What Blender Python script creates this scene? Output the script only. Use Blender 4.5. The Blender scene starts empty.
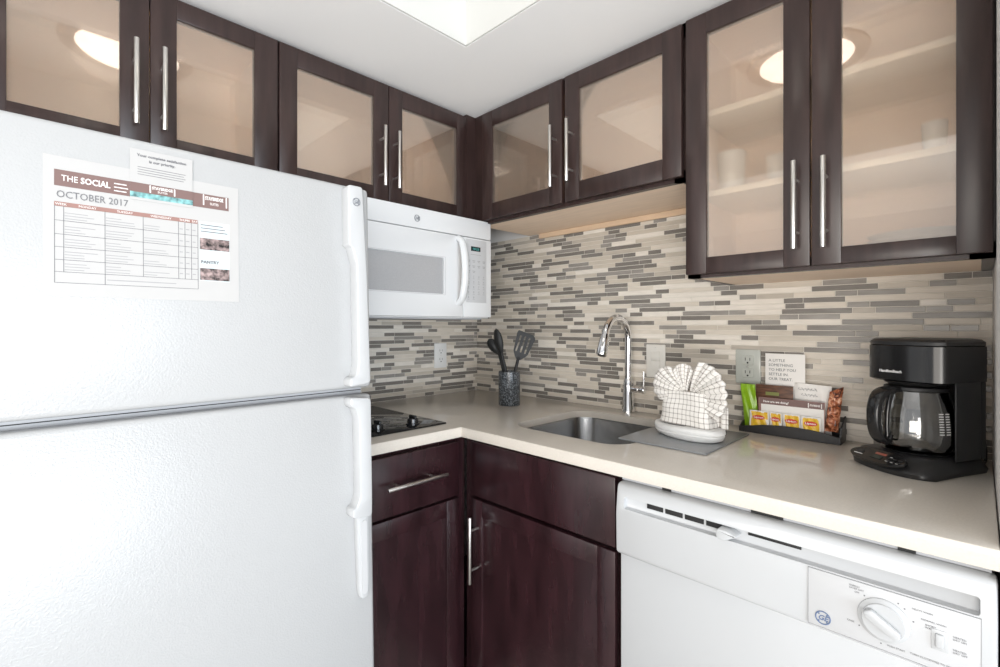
import bpy, bmesh, math, random
from mathutils import Matrix, Vector
PI = math.pi
sc = bpy.context.scene
C = sc.collection

# ------------------------------------------------------------ camera, light, exposure
cam_d = bpy.data.cameras.new('camera'); cam = bpy.data.objects.new('camera', cam_d); C.objects.link(cam)
cam.location = (1.748, -1.592, 1.224)
cam.rotation_euler = (PI/2, 0, PI/4)
cam_d.sensor_width = 36; cam_d.lens = 36*480/1000; cam_d.shift_y = -0.0075
cam_d.clip_start = 0.01; cam_d.clip_end = 100
sc.camera = cam

w = bpy.data.worlds.new('world'); sc.world = w; w.use_nodes = True
bg = w.node_tree.nodes['Background']; bg.inputs[0].default_value = (0.95, 0.97, 1.0, 1); bg.inputs[1].default_value = 0.95

def area(name, loc, target, size, size_y, power, color):
    l = bpy.data.lights.new(name, 'AREA'); l.shape = 'RECTANGLE'; l.size = size; l.size_y = size_y
    l.energy = power; l.color = color
    o = bpy.data.objects.new(name, l); C.objects.link(o); o.location = loc
    d = Vector(target)-Vector(loc); o.rotation_euler = d.to_track_quat('-Z', 'Y').to_euler()
    return o
area('window_daylight', (6.8, -2.8, 0.75), (0, -0.6, 1.3), 4.0, 1.4, 235, (0.82, 0.91, 1.0))
area('fill_behind_camera', (2.0, -6.6, 0.75), (1.0, 0, 1.3), 4.0, 1.4, 95, (1.0, 0.93, 0.84))  # warm fill added behind the camera, stands for no known lamp
fl = area('ceiling_fill', (2.35, -2.45, 0.95), (0.5, -0.4, 2.1), 0.9, 0.9, 12, (1.0, 0.98, 0.95)); fl.data.spread = math.radians(110)  # added fill that brightens the ceiling and upper cabinets
vs = sc.view_settings
vs.view_transform = 'Standard'; vs.look = 'None'; vs.gamma = 1; vs.use_curve_mapping = False
vs.exposure = 0.0
sc.cycles.max_bounces = 14; sc.cycles.diffuse_bounces = 5; sc.cycles.glossy_bounces = 6; sc.cycles.transmission_bounces = 12
sc.cycles.transparent_max_bounces = 12
sc.cycles.sample_clamp_indirect = 6

# ------------------------------------------------------------ materials
def lin(c):
    return tuple(((v/255)/12.92 if v <= 10 else (((v/255)+0.055)/1.055)**2.4) for v in c)
def mat(name, col, rough=0.5, metal=0.0, spec=0.5, coat=0.0, coat_rough=0.05, bump=None, noise=None, emit=None):
    m = bpy.data.materials.new(name); m.use_nodes = True
    nt = m.node_tree; b = nt.nodes['Principled BSDF']
    c = lin(col) if max(col) > 1 else col
    b.inputs['Base Color'].default_value = (*c, 1)
    b.inputs['Roughness'].default_value = rough; b.inputs['Metallic'].default_value = metal
    b.inputs['Specular IOR Level'].default_value = spec
    b.inputs['Coat Weight'].default_value = coat; b.inputs['Coat Roughness'].default_value = coat_rough
    tc = nt.nodes.new('ShaderNodeTexCoord')
    if noise:      # (scale, amount, stretch xyz, detail)
        sc_, amt, st, det = noise
        mp = nt.nodes.new('ShaderNodeMapping'); mp.inputs['Scale'].default_value = st
        n = nt.nodes.new('ShaderNodeTexNoise'); n.inputs['Scale'].default_value = sc_; n.inputs['Detail'].default_value = det
        r = nt.nodes.new('ShaderNodeMapRange'); r.inputs[1].default_value = 0.3; r.inputs[2].default_value = 0.7
        r.inputs[3].default_value = 1-amt; r.inputs[4].default_value = 1+amt
        mx = nt.nodes.new('ShaderNodeVectorMath'); mx.operation = 'SCALE'; mx.inputs[0].default_value = c
        nt.links.new(tc.outputs['Object'], mp.inputs[0]); nt.links.new(mp.outputs[0], n.inputs[0])
        nt.links.new(n.outputs[0], r.inputs[0]); nt.links.new(r.outputs[0], mx.inputs['Scale'])
        nt.links.new(mx.outputs[0], b.inputs['Base Color'])
    if bump:       # (scale, strength, distance, kind)
        n = nt.nodes.new('ShaderNodeTexNoise' if bump[3] == 'noise' else 'ShaderNodeTexVoronoi')
        n.inputs['Scale'].default_value = bump[0]
        bp = nt.nodes.new('ShaderNodeBump'); bp.inputs['Strength'].default_value = bump[1]; bp.inputs['Distance'].default_value = bump[2]
        nt.links.new(tc.outputs['Object'], n.inputs['Vector']); nt.links.new(n.outputs[0], bp.inputs['Height'])
        nt.links.new(bp.outputs[0], b.inputs['Normal'])
    if emit:
        b.inputs['Emission Color'].default_value = (*emit[0], 1); b.inputs['Emission Strength'].default_value = emit[1]
    return m
M = {}
M['wood'] = mat('espresso_wood_lit', (0.036, 0.0205, 0.0185), 0.30, spec=0.5, noise=(9, 0.28, (6, 6, 0.7), 6), bump=(60, 0.04, 0.001, 'noise'))  # same wood as the base cabinets, gloss reflection greyed into the colour
M['wood_base'] = mat('espresso_wood_reddish', (0.028, 0.0105, 0.013), 0.25, spec=0.5, noise=(7, 0.35, (4, 4, 0.8), 6), bump=(60, 0.04, 0.001, 'noise'))
M['maple'] = mat('maple_veneer', (0.66, 0.49, 0.34), 0.45, noise=(7, 0.06, (1, 8, 8), 4))
M['maple_edge'] = mat('pale_maple_shelf', (0.90, 0.80, 0.66), 0.45)
M['interior'] = mat('cabinet_interior', (0.93, 0.74, 0.58), 0.5, noise=(7, 0.05, (1, 8, 8), 4))
M['white'] = mat('white_appliance', (0.53, 0.54, 0.55), 0.22, coat=0.3)
M['white_lifted'] = mat('white_appliance_lifted', (0.76, 0.77, 0.78), 0.22, coat=0.3)  # paler copy of the appliance white, offsets weaker light on the recessed microwave
M['white_matte'] = mat('white_plastic', (0.56, 0.565, 0.575), 0.42)
M['fridge'] = mat('textured_white_enamel', (0.465, 0.47, 0.475), 0.22, bump=(330, 0.42, 0.0012, 'noise'))
M['gasket'] = mat('grey_gasket', (0.42, 0.43, 0.45), 0.5)
M['nickel'] = mat('brushed_nickel', (0.72, 0.70, 0.67), 0.28, metal=1)
M['chrome'] = mat('chrome', (0.80, 0.80, 0.81), 0.06, metal=1)
M['steel'] = mat('stainless_steel', (0.36, 0.36, 0.36), 0.24, metal=1, noise=(30, 0.08, (20, 1, 1), 2))
M['ceiling'] = mat('ceiling_paint', (0.90, 0.90, 0.90), 0.8, bump=(180, 0.05, 0.001, 'noise'))
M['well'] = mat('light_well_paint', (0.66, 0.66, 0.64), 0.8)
M['paint'] = mat('wall_paint', (0.76, 0.745, 0.73), 0.8, bump=(160, 0.05, 0.001, 'noise'))
M['floor'] = mat('floor_tile', (0.66, 0.62, 0.57), 0.4, noise=(3, 0.15, (1, 1, 1), 4))
M['black'] = mat('black_gloss_plastic', (0.012, 0.012, 0.013), 0.16)
M['black_satin'] = mat('black_satin_plastic', (0.018, 0.018, 0.019), 0.38)
M['rubber'] = mat('dark_nylon', (0.013, 0.0135, 0.014), 0.5, spec=0.35)
M['black_glass'] = mat('black_ceramic_glass', (0.01, 0.01, 0.011), 0.04)
M['tray'] = mat('black_tray', (0.02, 0.02, 0.022), 0.4)
M['card_white'] = mat('white_card', (0.84, 0.82, 0.79), 0.6)
M['paper'] = mat('white_paper', (0.50, 0.495, 0.49), 0.6)
M['paper_cream'] = mat('cream_paper', (0.80, 0.74, 0.66), 0.6)
M['brown_ink'] = mat('brown_ink', (0.20, 0.125, 0.115), 0.6)
M['rose_ink'] = mat('rose_brown_ink', (0.33, 0.185, 0.16), 0.6)
M['teal_ink'] = mat('teal_ink', (0.19, 0.40, 0.41), 0.6, noise=(120, 0.6, (1, 1, 1), 2))
M['grey_ink'] = mat('grey_ink', (0.17, 0.17, 0.18), 0.6)
M['pale_ink'] = mat('pale_grey_ink', (0.34, 0.34, 0.35), 0.6)
M['pale_blue'] = mat('pale_blue_paper', (0.60, 0.67, 0.69), 0.6)
M['white_ink'] = mat('white_ink', (0.88, 0.86, 0.84), 0.6)
M['photo_ink'] = mat('photo_print', (0.20, 0.15, 0.145), 0.6, noise=(110, 1.3, (1, 1, 1), 3))
M['red_ink'] = mat('red_ink', (0.62, 0.05, 0.03), 0.5)
M['yellow'] = mat('yellow_packet', (0.80, 0.50, 0.03), 0.4, noise=(70, 0.18, (1, 1, 1), 3))
M['green'] = mat('green_packet', (0.26, 0.48, 0.015), 0.3, noise=(40, 0.15, (1, 1, 1), 3), bump=(50, 0.3, 0.004, 'noise'))
M['green_label'] = mat('green_label', (0.20, 0.22, 0.06), 0.5)
M['woodcard'] = mat('dark_wood_print', (0.11, 0.045, 0.022), 0.5, noise=(30, 0.7, (1, 1, 5), 4))
M['logo_grey'] = mat('logo_grey', (0.30, 0.32, 0.36), 0.3, metal=0.6)
M['logo_blue'] = mat('logo_blue', (0.13, 0.18, 0.30), 0.4)
M['mw_glass'] = mat('microwave_window', (0.42, 0.42, 0.43), 0.18, noise=(400, 0.04, (1, 1, 1), 1))
M['display'] = mat('display_glass', (0.015, 0.03, 0.03), 0.1)
M['digits'] = mat('display_digits', (0.05, 0.3, 0.28), 0.4, emit=((0.2, 0.8, 0.75), 0.15))
M['crock'] = mat('speckled_stone', (0.06, 0.065, 0.07), 0.25)
M['mat_glass'] = mat('frosted_grey_glass', (0.27, 0.28, 0.29), 0.22)
M['cloth_white'] = mat('white_terry', (0.80, 0.80, 0.79), 0.85, bump=(500, 0.4, 0.002, 'noise'))
M['ceramic'] = mat('white_ceramic', (0.85, 0.84, 0.82), 0.25)
M['outlet'] = mat('outlet_ivory', (0.74, 0.72, 0.67), 0.35)
M['outlet_white'] = mat('outlet_white', (0.78, 0.78, 0.77), 0.35)
M['outlet_grey'] = mat('outlet_cover_clear_grey', (0.50, 0.52, 0.48), 0.2)
M['slot'] = mat('slot_black', (0.02, 0.02, 0.02), 0.6)
M['dark_void'] = mat('vent_black', (0.015, 0.015, 0.015), 0.7)
M['silver_ink'] = mat('silver_ink', (0.75, 0.75, 0.75), 0.35)
M['red_label'] = mat('red_button_label', (0.35, 0.10, 0.07), 0.4)
M['lamp'] = mat('lamp_diffuser', (0.9, 0.88, 0.84), 0.4, emit=((1.0, 0.93, 0.84), 4.0))
M['rim'] = mat('lamp_rim', (0.34, 0.31, 0.28), 0.3, metal=1)

# tiles
TC = [(0.205, 0.188, 0.168), (0.30, 0.28, 0.255), (0.66, 0.60, 0.52), (0.56, 0.505, 0.43), (0.76, 0.71, 0.64), (0.48, 0.435, 0.375)]
TM = []
for i, c in enumerate(TC):
    glassy = i < 2
    TM.append(mat('mosaic_%s' % ['smoke_glass', 'grey_glass', 'cream_stone', 'beige_stone', 'ivory_stone', 'oat_stone'][i], c,
                  0.16 if glassy else 0.42, spec=0.32 if glassy else 0.4, noise=(22, 0.12 if glassy else 0.07, (1, 1, 7), 4)))
M['grout'] = mat('grout', (0.70, 0.66, 0.60), 0.8)

# granite crock speckle
nt = M['crock'].node_tree; b = nt.nodes['Principled BSDF']
tc = nt.nodes.new('ShaderNodeTexCoord'); v = nt.nodes.new('ShaderNodeTexNoise'); v.inputs['Scale'].default_value = 210; v.inputs['Detail'].default_value = 3
cr = nt.nodes.new('ShaderNodeValToRGB'); cr.color_ramp.elements[0].position = 0.46; cr.color_ramp.elements[0].color = (0.025, 0.028, 0.032, 1)
cr.color_ramp.elements[1].position = 0.68; cr.color_ramp.elements[1].color = (0.20, 0.22, 0.24, 1)
nt.links.new(tc.outputs['Object'], v.inputs[0]); nt.links.new(v.outputs[0], cr.inputs[0]); nt.links.new(cr.outputs[0], b.inputs['Base Color'])

# quartz counter
M['quartz'] = mat('beige_quartz', (0.67, 0.62, 0.555), 0.12, noise=(260, 0.035, (1, 1, 1), 3))

# copper foil packet
M['foil'] = mat('copper_print', (0.4, 0.12, 0.05), 0.3)
nt = M['foil'].node_tree; b = nt.nodes['Principled BSDF']
tc = nt.nodes.new('ShaderNodeTexCoord'); v = nt.nodes.new('ShaderNodeTexNoise'); v.inputs['Scale'].default_value = 65; v.inputs['Detail'].default_value = 3; v.inputs['Distortion'].default_value = 1.5
cr = nt.nodes.new('ShaderNodeValToRGB'); e = cr.color_ramp.elements
e[0].position = 0.36; e[0].color = (0.05, 0.015, 0.008, 1); e[1].position = 0.68; e[1].color = (0.85, 0.50, 0.32, 1)
e2 = e.new(0.5); e2.color = (0.42, 0.12, 0.05, 1)
nt.links.new(tc.outputs['Object'], v.inputs[0]); nt.links.new(v.outputs[0], cr.inputs[0]); nt.links.new(cr.outputs[0], b.inputs['Base Color'])

# checked towel: line grid on UVs (metres)
def towel_mat():
    m = bpy.data.materials.new('checked_cotton'); m.use_nodes = True; nt = m.node_tree; b = nt.nodes['Principled BSDF']
    b.inputs['Roughness'].default_value = 0.9
    uv = nt.nodes.new('ShaderNodeUVMap'); sx = nt.nodes.new('ShaderNodeSeparateXYZ'); nt.links.new(uv.outputs[0], sx.inputs[0])
    outs = []
    for k in (0, 1):
        d = nt.nodes.new('ShaderNodeMath'); d.operation = 'DIVIDE'; d.inputs[1].default_value = 0.0132
        f = nt.nodes.new('ShaderNodeMath'); f.operation = 'FRACT'
        l = nt.nodes.new('ShaderNodeMath'); l.operation = 'LESS_THAN'; l.inputs[1].default_value = 0.17
        nt.links.new(sx.outputs[k], d.inputs[0]); nt.links.new(d.outputs[0], f.inputs[0]); nt.links.new(f.outputs[0], l.inputs[0]); outs.append(l)
    a = nt.nodes.new('ShaderNodeMath'); a.operation = 'ADD'; nt.links.new(outs[0].outputs[0], a.inputs[0]); nt.links.new(outs[1].outputs[0], a.inputs[1])
    cr = nt.nodes.new('ShaderNodeMapRange'); cr.inputs[2].default_value = 2.0; nt.links.new(a.outputs[0], cr.inputs[0])
    mx = nt.nodes.new('ShaderNodeMix'); mx.data_type = 'RGBA'
    mx.inputs[6].default_value = (0.80, 0.775, 0.74, 1); mx.inputs[7].default_value = (0.20, 0.17, 0.15, 1)
    nt.links.new(cr.outputs[0], mx.inputs[0]); nt.links.new(mx.outputs[2], b.inputs['Base Color'])
    tc = nt.nodes.new('ShaderNodeTexCoord'); n = nt.nodes.new('ShaderNodeTexNoise'); n.inputs['Scale'].default_value = 350
    bp = nt.nodes.new('ShaderNodeBump'); bp.inputs['Strength'].default_value = 0.4; bp.inputs['Distance'].default_value = 0.002
    nt.links.new(tc.outputs['Object'], n.inputs[0]); nt.links.new(n.outputs[0], bp.inputs['Height']); nt.links.new(bp.outputs[0], b.inputs['Normal'])
    return m
M['towel'] = towel_mat()

# satin-etched cabinet glass: clear glossy skin, light scattered softly behind it
def frosted():
    m = bpy.data.materials.new('satin_etched_glass'); m.use_nodes = True; nt = m.node_tree
    nt.nodes.remove(nt.nodes['Principled BSDF']); out = nt.nodes['Material Output']
    gl = nt.nodes.new('ShaderNodeBsdfGlossy'); gl.inputs['Roughness'].default_value = 0.025; gl.inputs['Color'].default_value = (0.95, 0.93, 0.9, 1)
    rf = nt.nodes.new('ShaderNodeBsdfRefraction'); rf.inputs['IOR'].default_value = 1.12; rf.inputs['Roughness'].default_value = 0.22
    rf.inputs['Color'].default_value = (0.98, 0.95, 0.92, 1)
    tr = nt.nodes.new('ShaderNodeBsdfTransparent'); tr.inputs['Color'].default_value = (0.98, 0.96, 0.93, 1)
    m1 = nt.nodes.new('ShaderNodeMixShader'); m1.inputs[0].default_value = 0.62
    nt.links.new(rf.outputs[0], m1.inputs[1]); nt.links.new(tr.outputs[0], m1.inputs[2])
    fr = nt.nodes.new('ShaderNodeFresnel'); fr.inputs['IOR'].default_value = 1.5
    ml = nt.nodes.new('ShaderNodeMath'); ml.operation = 'MULTIPLY_ADD'; ml.inputs[1].default_value = 1.0; ml.inputs[2].default_value = 0.10
    nt.links.new(fr.outputs[0], ml.inputs[0])
    df = nt.nodes.new('ShaderNodeBsdfDiffuse'); df.inputs['Color'].default_value = (0.88, 0.71, 0.57, 1)   # etched face scatters light
    m3 = nt.nodes.new('ShaderNodeMixShader'); m3.inputs[0].default_value = 0.12
    nt.links.new(m1.outputs[0], m3.inputs[1]); nt.links.new(df.outputs[0], m3.inputs[2])
    m2 = nt.nodes.new('ShaderNodeMixShader'); nt.links.new(ml.outputs[0], m2.inputs[0])
    nt.links.new(m3.outputs[0], m2.inputs[1]); nt.links.new(gl.outputs[0], m2.inputs[2]); nt.links.new(m2.outputs[0], out.inputs[0])
    return m
M['frost'] = frosted()
def clear_glass():
    m = bpy.data.materials.new('clear_glass'); m.use_nodes = True; nt = m.node_tree
    nt.nodes.remove(nt.nodes['Principled BSDF']); out = nt.nodes['Material Output']
    gl = nt.nodes.new('ShaderNodeBsdfGlossy'); gl.inputs['Roughness'].default_value = 0.02
    tr = nt.nodes.new('ShaderNodeBsdfTransparent'); tr.inputs['Color'].default_value = (0.80, 0.80, 0.79, 1)
    fr = nt.nodes.new('ShaderNodeFresnel'); fr.inputs['IOR'].default_value = 1.5
    ml = nt.nodes.new('ShaderNodeMath'); ml.operation = 'MULTIPLY_ADD'; ml.inputs[1].default_value = 1.0; ml.inputs[2].default_value = 0.13
    nt.links.new(fr.outputs[0], ml.inputs[0])
    m2 = nt.nodes.new('ShaderNodeMixShader'); nt.links.new(ml.outputs[0], m2.inputs[0])
    nt.links.new(tr.outputs[0], m2.inputs[1]); nt.links.new(gl.outputs[0], m2.inputs[2]); nt.links.new(m2.outputs[0], out.inputs[0])
    return m
M['glass'] = clear_glass()

# ------------------------------------------------------------ mesh helpers
def merge(bm, t):
    me = bpy.data.meshes.new('tmp'); t.to_mesh(me); t.free(); bm.from_mesh(me); bpy.data.meshes.remove(me)
def new(): return bmesh.new()
def box(bm, x0, x1, y0, y1, z0, z1, bev=0.0, seg=2, rot=None):
    x0, x1 = min(x0, x1), max(x0, x1); y0, y1 = min(y0, y1), max(y0, y1); z0, z1 = min(z0, z1), max(z0, z1)
    t = bmesh.new(); bmesh.ops.create_cube(t, size=1)
    bmesh.ops.scale(t, vec=(x1-x0, y1-y0, z1-z0), verts=t.verts)
    if bev > 0:
        bev = min(bev, 0.49*min(x1-x0, y1-y0, z1-z0))
        bmesh.ops.bevel(t, geom=t.edges[:], offset=bev, segments=seg, profile=0.5, affect='EDGES')
    if rot is not None: bmesh.ops.transform(t, matrix=rot, verts=t.verts)
    bmesh.ops.translate(t, vec=((x0+x1)/2, (y0+y1)/2, (z0+z1)/2), verts=t.verts)
    merge(bm, t); return bm
def B(*a, **k): return box(bmesh.new(), *a, **k)
def cyl(bm, p, q, r, r2=None, seg=20, bev=0.0):
    p, q = Vector(p), Vector(q); d = q-p; r2 = r if r2 is None else r2
    t = bmesh.new(); bmesh.ops.create_cone(t, cap_ends=True, segments=seg, radius1=r, radius2=r2, depth=d.length)
    if bev > 0:
        ed = [e for e in t.edges if len(e.link_faces) == 2 and any(len(f.verts) > 4 for f in e.link_faces)]
        bmesh.ops.bevel(t, geom=ed, offset=bev, segments=2, profile=0.5, affect='EDGES')
    bmesh.ops.transform(t, matrix=Matrix.Translation((p+q)/2) @ d.to_track_quat('Z', 'Y').to_matrix().to_4x4(), verts=t.verts)
    merge(bm, t); return bm
def tube(bm, pts, r, seg=14, closed=False):
    pts = [Vector(p) for p in pts]; n = len(pts); rs = r if isinstance(r, (list, tuple)) else [r]*n
    rings = []; up = None
    for i, p in enumerate(pts):
        d = (pts[min(i+1, n-1)]-pts[max(i-1, 0)]).normalized()
        if up is None:
            up = Vector((0, 0, 1)) if abs(d.z) < 0.9 else Vector((1, 0, 0))
        a = (up - d*up.dot(d)).normalized(); up = a; c = d.cross(a)
        rings.append([bm.verts.new(p + (a*math.cos(2*PI*k/seg)+c*math.sin(2*PI*k/seg))*rs[i]) for k in range(seg)])
    for i in range(n-1):
        for k in range(seg):
            bm.faces.new((rings[i][k], rings[i][(k+1) % seg], rings[i+1][(k+1) % seg], rings[i+1][k]))
    bm.faces.new(rings[0][::-1]); bm.faces.new(rings[-1])
    return bm
def lathe(bm, prof, c=(0, 0, 0), seg=40, sx=1, sy=1, closed=False):
    rings = []
    for r, z in prof:
        if r < 1e-6: rings.append([bm.verts.new((c[0], c[1], c[2]+z))])
        else: rings.append([bm.verts.new((c[0]+sx*r*math.cos(2*PI*k/seg), c[1]+sy*r*math.sin(2*PI*k/seg), c[2]+z)) for k in range(seg)])
    prs = list(zip(rings[:-1], rings[1:]))
    if closed: prs.append((rings[-1], rings[0]))
    for a, b2 in prs:
        for k in range(seg):
            k2 = (k+1) % seg
            if len(a) == 1 and len(b2) == 1: continue
            if len(a) == 1: bm.faces.new((a[0], b2[k], b2[k2]))
            elif len(b2) == 1: bm.faces.new((a[k], b2[0], a[k2]))
            else: bm.faces.new((a[k], b2[k], b2[k2], a[k2]))
    return bm
def prism(bm, pts, lo, hi, axis='z', bev=0.0, seg=2):
    t = bmesh.new()
    def P3(p, h): return (p[0], p[1], h) if axis == 'z' else ((p[0], h, p[1]) if axis == 'y' else (h, p[0], p[1]))
    a = [t.verts.new(P3(p, lo)) for p in pts]; b2 = [t.verts.new(P3(p, hi)) for p in pts]; n = len(pts)
    t.faces.new(a[::-1]); t.faces.new(b2)
    for i in range(n): t.faces.new((a[i], a[(i+1) % n], b2[(i+1) % n], b2[i]))
    bmesh.ops.recalc_face_normals(t, faces=t.faces)
    if bev > 0:
        ed = [e for e in t.edges if any(len(f.verts) == n and n != 4 for f in e.link_faces)] if n != 4 else t.edges[:]
        bmesh.ops.bevel(t, geom=ed, offset=bev, segments=seg, profile=0.5, affect='EDGES')
    merge(bm, t); return bm
def rrect(x0, x1, y0, y1, r, n=6):
    out = []
    for cx, cy, a0 in ((x1-r, y1-r, 0), (x0+r, y1-r, 90), (x0+r, y0+r, 180), (x1-r, y0+r, 270)):
        for k in range(n+1):
            a = math.radians(a0+90*k/n); out.append((cx+r*math.cos(a), cy+r*math.sin(a)))
    return out
def boolean(bm, cut, op='DIFFERENCE'):
    for t in (bm, cut): bmesh.ops.recalc_face_normals(t, faces=t.faces)
    ma = bpy.data.meshes.new('a'); bm.to_mesh(ma); bm.free(); mb = bpy.data.meshes.new('b'); cut.to_mesh(mb); cut.free()
    oa = bpy.data.objects.new('a', ma); ob = bpy.data.objects.new('b', mb); C.objects.link(oa); C.objects.link(ob)
    md = oa.modifiers.new('m', 'BOOLEAN'); md.object = ob; md.operation = op; md.solver = 'EXACT'
    dg = bpy.context.evaluated_depsgraph_get(); dg.update()
    me = bpy.data.meshes.new_from_object(oa.evaluated_get(dg)); r = bmesh.new(); r.from_mesh(me)
    for o in (oa, ob): bpy.data.objects.remove(o)
    for x in (ma, mb, me): bpy.data.meshes.remove(x)
    return r
def text(bm, s, x, z, h, y, width=None, align='LEFT', depth=0.0003, bold=False, tilt=0, slant=0):
    """lettering standing in an x-z plane, facing -y; h is the cap height"""
    cu = bpy.data.curves.new('t', 'FONT'); cu.body = s; cu.size = h/0.70; cu.align_x = align; cu.extrude = depth; cu.resolution_u = 2
    cu.space_line = 1.0; cu.shear = slant
    if bold: cu.offset = h*0.035
    o = bpy.data.objects.new('t', cu); C.objects.link(o)
    dg = bpy.context.evaluated_depsgraph_get(); dg.update()
    me = bpy.data.meshes.new_from_object(o.evaluated_get(dg)); t = bmesh.new(); t.from_mesh(me)
    bpy.data.objects.remove(o); bpy.data.curves.remove(cu); bpy.data.meshes.remove(me)
    if width and t.verts:
        xs = [v.co.x for v in t.verts]; k = width/max(1e-6, max(xs)-min(xs)); bmesh.ops.scale(t, vec=(k, 1, 1), verts=t.verts)
    m = Matrix.Translation((x, y, z)) @ Matrix.Rotation(tilt, 4, 'Y') @ Matrix(((1, 0, 0, 0), (0, 0, -1, 0), (0, 1, 0, 0), (0, 0, 0, 1)))
    bmesh.ops.transform(t, matrix=m, verts=t.verts); merge(bm, t); return bm

# ------------------------------------------------------------ objects
# FA turns "front view" coordinates of the left wall (x = world y, y = -world x) into the world
FA = Matrix.Rotation(PI/2, 4, 'Z'); FB = Matrix.Identity(4)
INV = {}; FR = {}
def tag(o, label, cat, group=None):
    o['label'] = label; o['category'] = cat
    if group: o['group'] = group
    return o
def thing(name, label, cat, loc, frame=FB, rotz=0, group=None):
    """loc in frame coordinates"""
    o = bpy.data.objects.new(name, None); o.empty_display_size = 0.05; C.objects.link(o)
    mw = frame @ Matrix.Translation(loc) @ Matrix.Rotation(rotz, 4, 'Z')
    o.location = mw.to_translation(); o.rotation_euler = mw.to_euler()
    INV[o.name] = mw.inverted(); FR[o.name] = frame
    return tag(o, label, cat, group)
def obj(name, bm, m, parent=None, local=False, smooth=True, label=None, angle=35, fix=True):
    if fix: bmesh.ops.recalc_face_normals(bm, faces=bm.faces)
    if parent is not None and not local:
        root = parent
        while root.parent is not None: root = root.parent
        bm.transform(INV[root.name] @ FR[root.name])
    me = bpy.data.meshes.new(name); bm.to_mesh(me); bm.free()
    for mm in (m if isinstance(m, list) else [m]): me.materials.append(mm)
    if smooth:
        for p in me.polygons: p.use_smooth = True
        me.set_sharp_from_angle(angle=math.radians(angle))
    o = bpy.data.objects.new(name, me); C.objects.link(o)
    if parent is not None: o.parent = parent
    if label: o['label'] = label
    return o
def single(name, bm, m, label, cat, loc, frame=FB, rotz=0, group=None, local=False, **k):
    """a thing that is one mesh, its origin at its base"""
    mw = frame @ Matrix.Translation(loc) @ Matrix.Rotation(rotz, 4, 'Z')
    if not local: bm.transform(mw.inverted() @ frame)
    o = obj(name, bm, m, None, **k); o.location = mw.to_translation(); o.rotation_euler = mw.to_euler()
    INV[o.name] = mw.inverted(); FR[o.name] = frame
    return tag(o, label, cat, group)
def struct(name, bm, m, parent=None, **k):
    o = obj(name, bm, m, None, **k)
    if parent is not None: o.parent = parent
    else: o['kind'] = 'structure'
    return o
def copy_tree(o, parent=None):
    c = o.copy(); C.objects.link(c); c.parent = parent
    if o.name in INV: INV[c.name] = INV[o.name]; FR[c.name] = FR[o.name]
    for ch in [x for x in bpy.data.objects if x.parent == o]: copy_tree(ch, c)
    return c

CT = 0.914          # counter height
CZ = 2.052          # soffit height
# ------------------------------------------------------------ room
struct('floor', B(-0.1, 3.4, -4.0, 0.1, -0.05, 0.0), M['floor'])
wl = struct('wall_left', B(-0.1, 0.0, -3.6, 0.1, 0, 2.45), M['paint'])
wb = struct('wall_back', B(0.0, 1.9, 0.0, 0.1, 0, 2.45), M['paint'])
wr = struct('wall_right', B(1.7695, 1.9, -0.62, 0.0, 0, 2.45), M['paint'])
# soffit with the square light well
t = B(0.0, 3.4, -3.6, 0.0, CZ, CZ+0.36)
t = boolean(t, B(0.668, 1.835, -1.925, -0.655, CZ-0.1, CZ+0.30))
ce = struct('ceiling', t, M['ceiling'], smooth=False)
t = new()
for a in ((0.6685, 0.6745, -1.925, -0.655), (1.829, 1.8345, -1.925, -0.655)): box(t, a[0], a[1], a[2], a[3], CZ+0.001, CZ+0.30)
for a in ((-1.9245, -1.919), (-0.661, -0.6555)): box(t, 0.6745, 1.829, a[0], a[1], CZ+0.001, CZ+0.30)
box(t, 0.668, 1.835, -1.925, -0.655, CZ+0.295, CZ+0.305)
struct('light_well', t, M['well'], ce, smooth=False)

# lamp in the well
L = thing('ceiling_lamp', 'round flush ceiling lamp with metal rim in the square light well', 'ceiling lamp', (1.25, -1.29, CZ+0.295))
zt = CZ+0.295
obj('mounting_plate', cyl(new(), (1.25, -1.29, zt), (1.25, -1.29, zt-0.018), 0.11, seg=48), M['rim'], L)
t = lathe(new(), [(0.160, zt-0.048), (0.185, zt-0.050), (0.205, zt-0.046), (0.212, zt-0.052), (0.208, zt-0.060), (0.185, zt-0.064), (0.162, zt-0.060)], (1.25, -1.29, 0), 64, closed=True)
obj('rim', t, M['rim'], L)
t = lathe(new(), [(0, zt-0.018), (0.15, zt-0.02), (0.158, zt-0.035), (0.161, zt-0.060), (0.150, zt-0.070), (0.12, zt-0.080), (0.06, zt-0.088), (0, zt-0.090)], (1.25, -1.29, 0), 64)
obj('diffuser', t, M['lamp'], L, label='glowing frosted white diffuser')

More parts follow.
